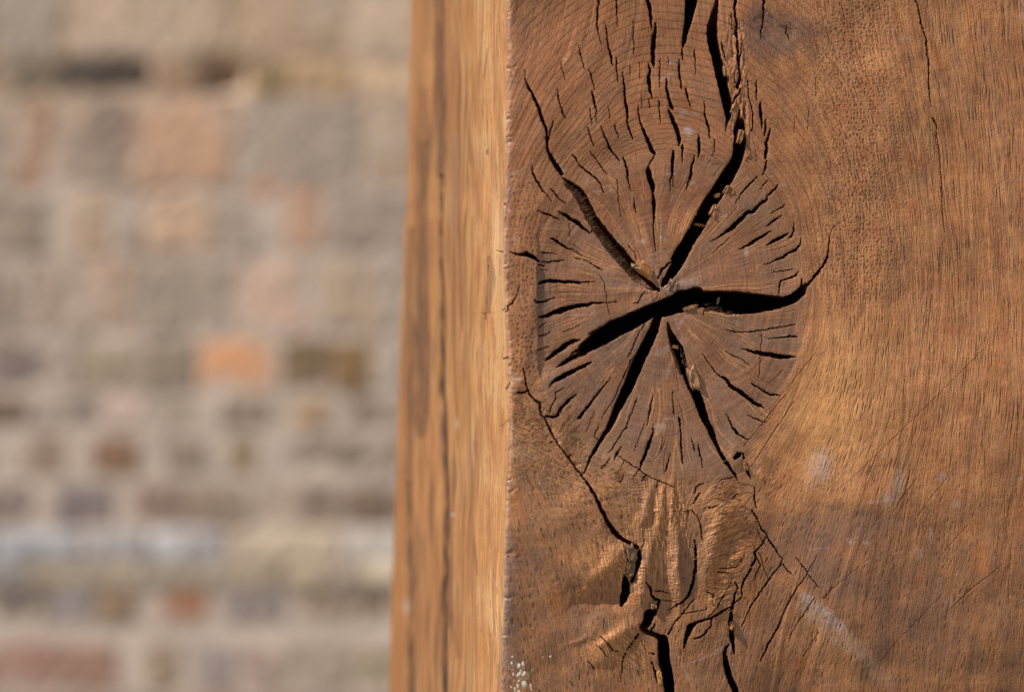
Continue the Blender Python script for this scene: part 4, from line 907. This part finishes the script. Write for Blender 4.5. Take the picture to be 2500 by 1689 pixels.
idx2 = np.arange(nd * nz2).reshape(nz2, nd)
mesh_obj("side_face", Ps.reshape(-1, 3), np.stack([idx2[:-1, :-1], idx2[:-1, 1:], idx2[1:, 1:], idx2[1:, :-1]], -1).reshape(-1, 4),
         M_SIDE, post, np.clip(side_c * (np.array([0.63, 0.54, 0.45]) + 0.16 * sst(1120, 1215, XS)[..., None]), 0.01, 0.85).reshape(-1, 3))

# --- the rest of the post: body behind the two faces, and the lengths above and below the frame
def prism(z0, z1, inset):
    c0 = CORNER - NF * inset + UF * inset
    P4 = [c0, c0 + UF * (POST_W - inset), c0 + UF * (POST_W - inset) - NF * (POST_D - inset), c0 - NF * (POST_D - inset)]
    v = [(p[0], p[1], z0) for p in P4] + [(p[0], p[1], z1) for p in P4]
    f = [(0, 3, 2, 1), (4, 5, 6, 7), (0, 1, 5, 4), (1, 2, 6, 5), (2, 3, 7, 6), (3, 0, 4, 7)]
    return v, f
vs, fs = [], []
def add(v, f):
    o = len(vs); vs.extend(v); fs.extend([tuple(i + o for i in q) for q in f])
# right and back faces at the patch's height
cR = CORNER + UF * (POST_W - 0.0)
def wall_quad(a, b, z0, z1):
    o = len(vs); vs.extend([(a[0], a[1], z0), (b[0], b[1], z0), (b[0], b[1], z1), (a[0], a[1], z1)]); fs.append((o, o + 1, o + 2, o + 3))
wall_quad(cR, cR - NF * POST_D, Z_BOT, Z_TOP)
for k in range(0, nz2 - 25, 25):
    k2 = min(k + 25, nz2 - 1)
    a, b = Ps[k, -1], Ps[k2, -1]
    o = len(vs); rb = cR - NF * POST_D
    vs.extend([tuple(a), tuple(b), (rb[0], rb[1], b[2]), (rb[0], rb[1], a[2])]); fs.append((o, o + 1, o + 2, o + 3))
def front_quad(z0, z1):
    wall_quad(CORNER, cR, z0, z1)
front_quad(Z_TOP - 0.0005, Z_TOP2); front_quad(Z_BOT2, Z_BOT + 0.0005)
wall_quad(cR, cR - NF * POST_D, Z_BOT2, Z_BOT); wall_quad(cR, cR - NF * POST_D, Z_TOP, Z_TOP2)
add(*prism(0.0, Z_BOT2, 0.0)); add(*prism(Z_TOP2, POST_H, 0.0))
mesh_obj("post_body", vs, fs, M_SIDE, post, np.tile(C_RED[None, :], (len(vs), 1)))

# --- chips, splinters and torn fibres lodged in the cracks; plaster flecks at the bottom left
def face_pt(px, py, h=0.0):
    """the point of the front face seen at photo position (px, py), lifted h mm off it"""
    d = np.array([(px - 1250.0) / F_PX, 1.0, -(py - 844.5) / F_PX])
    c = CORNER + np.array([0, 0, CAM_Z])
    o = np.array([0, 0, CAM_Z])
    t = np.dot(c - o, NF) / np.dot(d, NF)
    return o + d * t + NF * h * MM
import bmesh
def lump(name, px, py, w, hgt, rot, thick, lift, colour, mat, seed, block_like=0.5):
    """an irregular broken piece, w x hgt px across, thick mm deep"""
    r = np.random.default_rng(seed)
    bm = bmesh.new()
    bmesh.ops.create_icosphere(bm, subdivisions=3, radius=1.0)
    v = np.array([x.co[:] for x in bm.verts]); f = np.array([[q.index for q in x.verts] for x in bm.faces]); bm.free()
    n = np.sign(v) * np.abs(v) ** (1 - 0.55 * block_like)
    nz = noise(v[:, 0] * 1.7 + seed, v[:, 1] * 1.7 + v[:, 2] * 1.3, seed)[:, None]
    n = n * (1 + 0.42 * nz + 0.20 * noise(v[:, 0] * 5, v[:, 1] * 5 + v[:, 2] * 4 + seed, seed + 1)[:, None])
    c, s = math.cos(math.radians(rot)), math.sin(math.radians(rot))
    a = n[:, 0] * w * 0.5 * 0.0002; b = n[:, 1] * hgt * 0.5 * 0.0002; d = n[:, 2] * thick * 0.5 * MM
    u = a * c - b * s; t = a * s + b * c
    P = face_pt(px, py, lift)[None, :] + u[:, None] * UF + t[:, None] * np.array([0, 0, -1.0]) + d[:, None] * NF
    cc = np.asarray(colour)[None, :] * (1 + 0.25 * noise(v[:, 0] * 6, v[:, 1] * 2.2 + v[:, 2], seed + 2)[:, None])
    return mesh_obj(name, P, f, mat, post, np.clip(cc, 0.01, 0.85))
CT = (0.30, 0.145, 0.066)
for i, (o, x, y, w, h, rot, th, lf, c) in enumerate([
    (R4,835,765,95,105,25,4,-1.6,CT),(R4,712,818,62,40,-15,3,-2.2,CT),(R4,672,990,80,130,28,4,-2.2,CT),(R4,540,1150,140,30,10,3,-5,CT),
    (R4,960,150,62,140,12,5,-1.8,CT),(R4,1038,370,44,150,10,4,-1.8,CT),(R2,800,800,44,110,-5,3,-1.5,CT),(R2,905,1180,50,150,22,4,-1.8,CT),(R2,870,900,60,260,-3,4,-1.9,CT),
    (R5,1740,270,210,110,38,4,-1.6,(0.42,0.19,0.07)),(R5,1640,235,110,50,15,3,-0.8,(0.34,0.235,0.15)),
    (R6,200,460,100,120,15,4,-1.9,(0.22,0.135,0.10)),(R6,400,700,170,44,-16,3,-1.0,CT),(R6,740,620,22,80,12,2,-5,(0.30,0.22,0.15)),
    (R6,235,1140,60,34,15,2.5,-1.8,CT),(R8,440,110,100,240,-17,5,-2.5,(0.36,0.20,0.11)),(R8,1015,1090,46,120,-10,3,-1.4,CT),
    (R9,1580,690,110,200,-22,5,-2.3,(0.20,0.12,0.075)),(R9,1575,880,90,150,15,5,-2.4,(0.21,0.125,0.08)),(R9,1840,1280,80,80,0,5,-4.5,(0.36,0.21,0.12)),
    (R11,1915,1420,44,150,-8,3,-4.0,(0.46,0.25,0.09)), (R12,885,830,30,90,0,3,-4.0,(0.42,0.22,0.09)),(R12,680,540,34,80,10,2,-0.9,CT)]):
    px, py = tile(o, x, y)
    lump("wood_chip", px, py, w * ZS * 1.05, h * ZS * 1.05, rot, th, lf, c, M_CHIP, 500 + 7 * i, 0.9)
for i, (x, y, w, h, rot) in enumerate([(300,1275,40,64,10),(345,1245,28,60,-10),(300,1370,90,44,-20),(355,1365,44,70,20),(320,1330,26,26,0),(360,1480,74,90,0),(285,1500,34,60,-10),(300,1560,36,50,10),(255,1540,26,70,15),
        (150,1240,22,44,0),(235,1365,18,44,-10),(180,1510,22,36,0),(430,1500,22,60,-10),(652,1168,20,34,0),(567,1172,10,18,0),(225,1170,24,30,20),(300,1440,26,34,0),(440,1540,14,40,0)]):
    px, py = tile(R11, max(x, 215) + 10, y)
    lump("plaster_fleck", px, py, w * ZS * 0.72, h * ZS * 0.75, rot + 25 * math.sin(i * 2.1), 0.7, 0.05, (0.68, 0.62, 0.51), M_FLECK, 900 + 5 * i, 0.6)


# torn fibres along the lower-left side of the upper-left crack
rf_ = random.Random(11)
fv, ff, fc = [], [], []
def fibre(px, py, ang_deg, L, lift0, lift1, w, colour):
    a = math.radians(ang_deg)
    n = 5; o = len(fv)
    for k in range(n):
        t = k / (n - 1)
        bend = 0.22 * L * t * t * fibre.b
        x = px + math.cos(a) * L * t - math.sin(a) * bend; y = py + math.sin(a) * L * t + math.cos(a) * bend
        p = face_pt(x, y, lift0 + (lift1 - lift0) * t)
        ww = w * (1 - 0.85 * t) * 0.0002
        side = UF * (-math.sin(a)) + np.array([0, 0, -1.0]) * math.cos(a)
        for q in (side * ww, -side * ww * 0.5 + NF * ww * 0.9, -side * ww * 0.5 - NF * ww * 0.9):
            fv.append(tuple(p + q)); fc.append(colour)
        if k:
            b = o + 3 * (k - 1)
            for j in range(3):
                ff.append((b + j, b + (j + 1) % 3, b + 3 + (j + 1) % 3, b + 3 + j))
TUFT = [((1384, 452), (1424, 492), -28, 60), ((1424, 500), (1448, 560), -24, 80), ((1462, 580), (1490, 612), -20, 60), ((1490, 618), (1530, 670), -22, 110), ((1530, 670), (1572, 712), -24, 90), ((1722, 745), (1780, 766), -14, 46), ((1662, 860), (1690, 940), -60, 40)]
for (a, b, an, cnt) in TUFT:
    for k in range(int(cnt * 0.6)):
        t = rf_.random()
        fibre.b = rf_.uniform(-1, 1)
        sh = rf_.uniform(0.6, 1.2); gcol = rf_.random()
        fibre(a[0] + (b[0] - a[0]) * t + rf_.uniform(-4, 6), a[1] + (b[1] - a[1]) * t + rf_.uniform(-4, 6), an + rf_.gauss(0, 16), rf_.uniform(7, 24), rf_.uniform(-3.0, -0.8), rf_.uniform(-6.0, -1.5), rf_.uniform(0.5, 1.0),
              (0.24 * sh + 0.08 * gcol, 0.15 * sh + 0.07 * gcol, 0.08 * sh + 0.07 * gcol))
for (cx, cy, rx, ry, an, n, c) in [(1775, 1300, 48, 120, -28, 190, (0.60, 0.32, 0.13)), (1740, 1410, 34, 60, -12, 60, (0.60, 0.32, 0.13)), (1385, 1060, 26, 50, -62, 70, (0.58, 0.32, 0.13)), (1470, 1165, 34, 26, -35, 60, (0.50, 0.28, 0.13)),
                                   (1350, 1190, 60, 60, 55, 80, (0.44, 0.25, 0.13)), (1300, 1030, 40, 70, -40, 60, (0.36, 0.21, 0.12)), (1610, 1270, 60, 70, 88, 90, (0.56, 0.29, 0.12)), (1500, 1560, 60, 30, 40, 70, (0.58, 0.30, 0.12)), (1500, 1375, 30, 26, 40, 40, (0.58, 0.30, 0.12))]:
    for k in range(n):
        fibre.b = rf_.uniform(-1, 1)
        px = cx + rf_.gauss(0, 0.6) * rx; py = cy + rf_.gauss(0, 0.6) * ry
        ix = int(np.clip(np.searchsorted(X[nt_ // 2], px), 0, ns - 1)); iy = int(np.clip(np.searchsorted(Y[:, ix], py), 0, nt_ - 1))
        if crack_depth[iy, ix] > 0.3: continue
        h0 = float(H[iy, ix]); sh = rf_.uniform(0.55, 1.15)
        fibre(px, py, an + rf_.gauss(0, 14), rf_.uniform(8, 34), h0 - 0.1, h0 + rf_.uniform(0.0, 0.45), rf_.uniform(0.5, 1.3), (c[0] * sh, c[1] * sh, c[2] * sh))
fo = mesh_obj("wood_fibres", fv, ff, M_CHIP, post, np.array(fc))
fo["kind"] = "stuff"
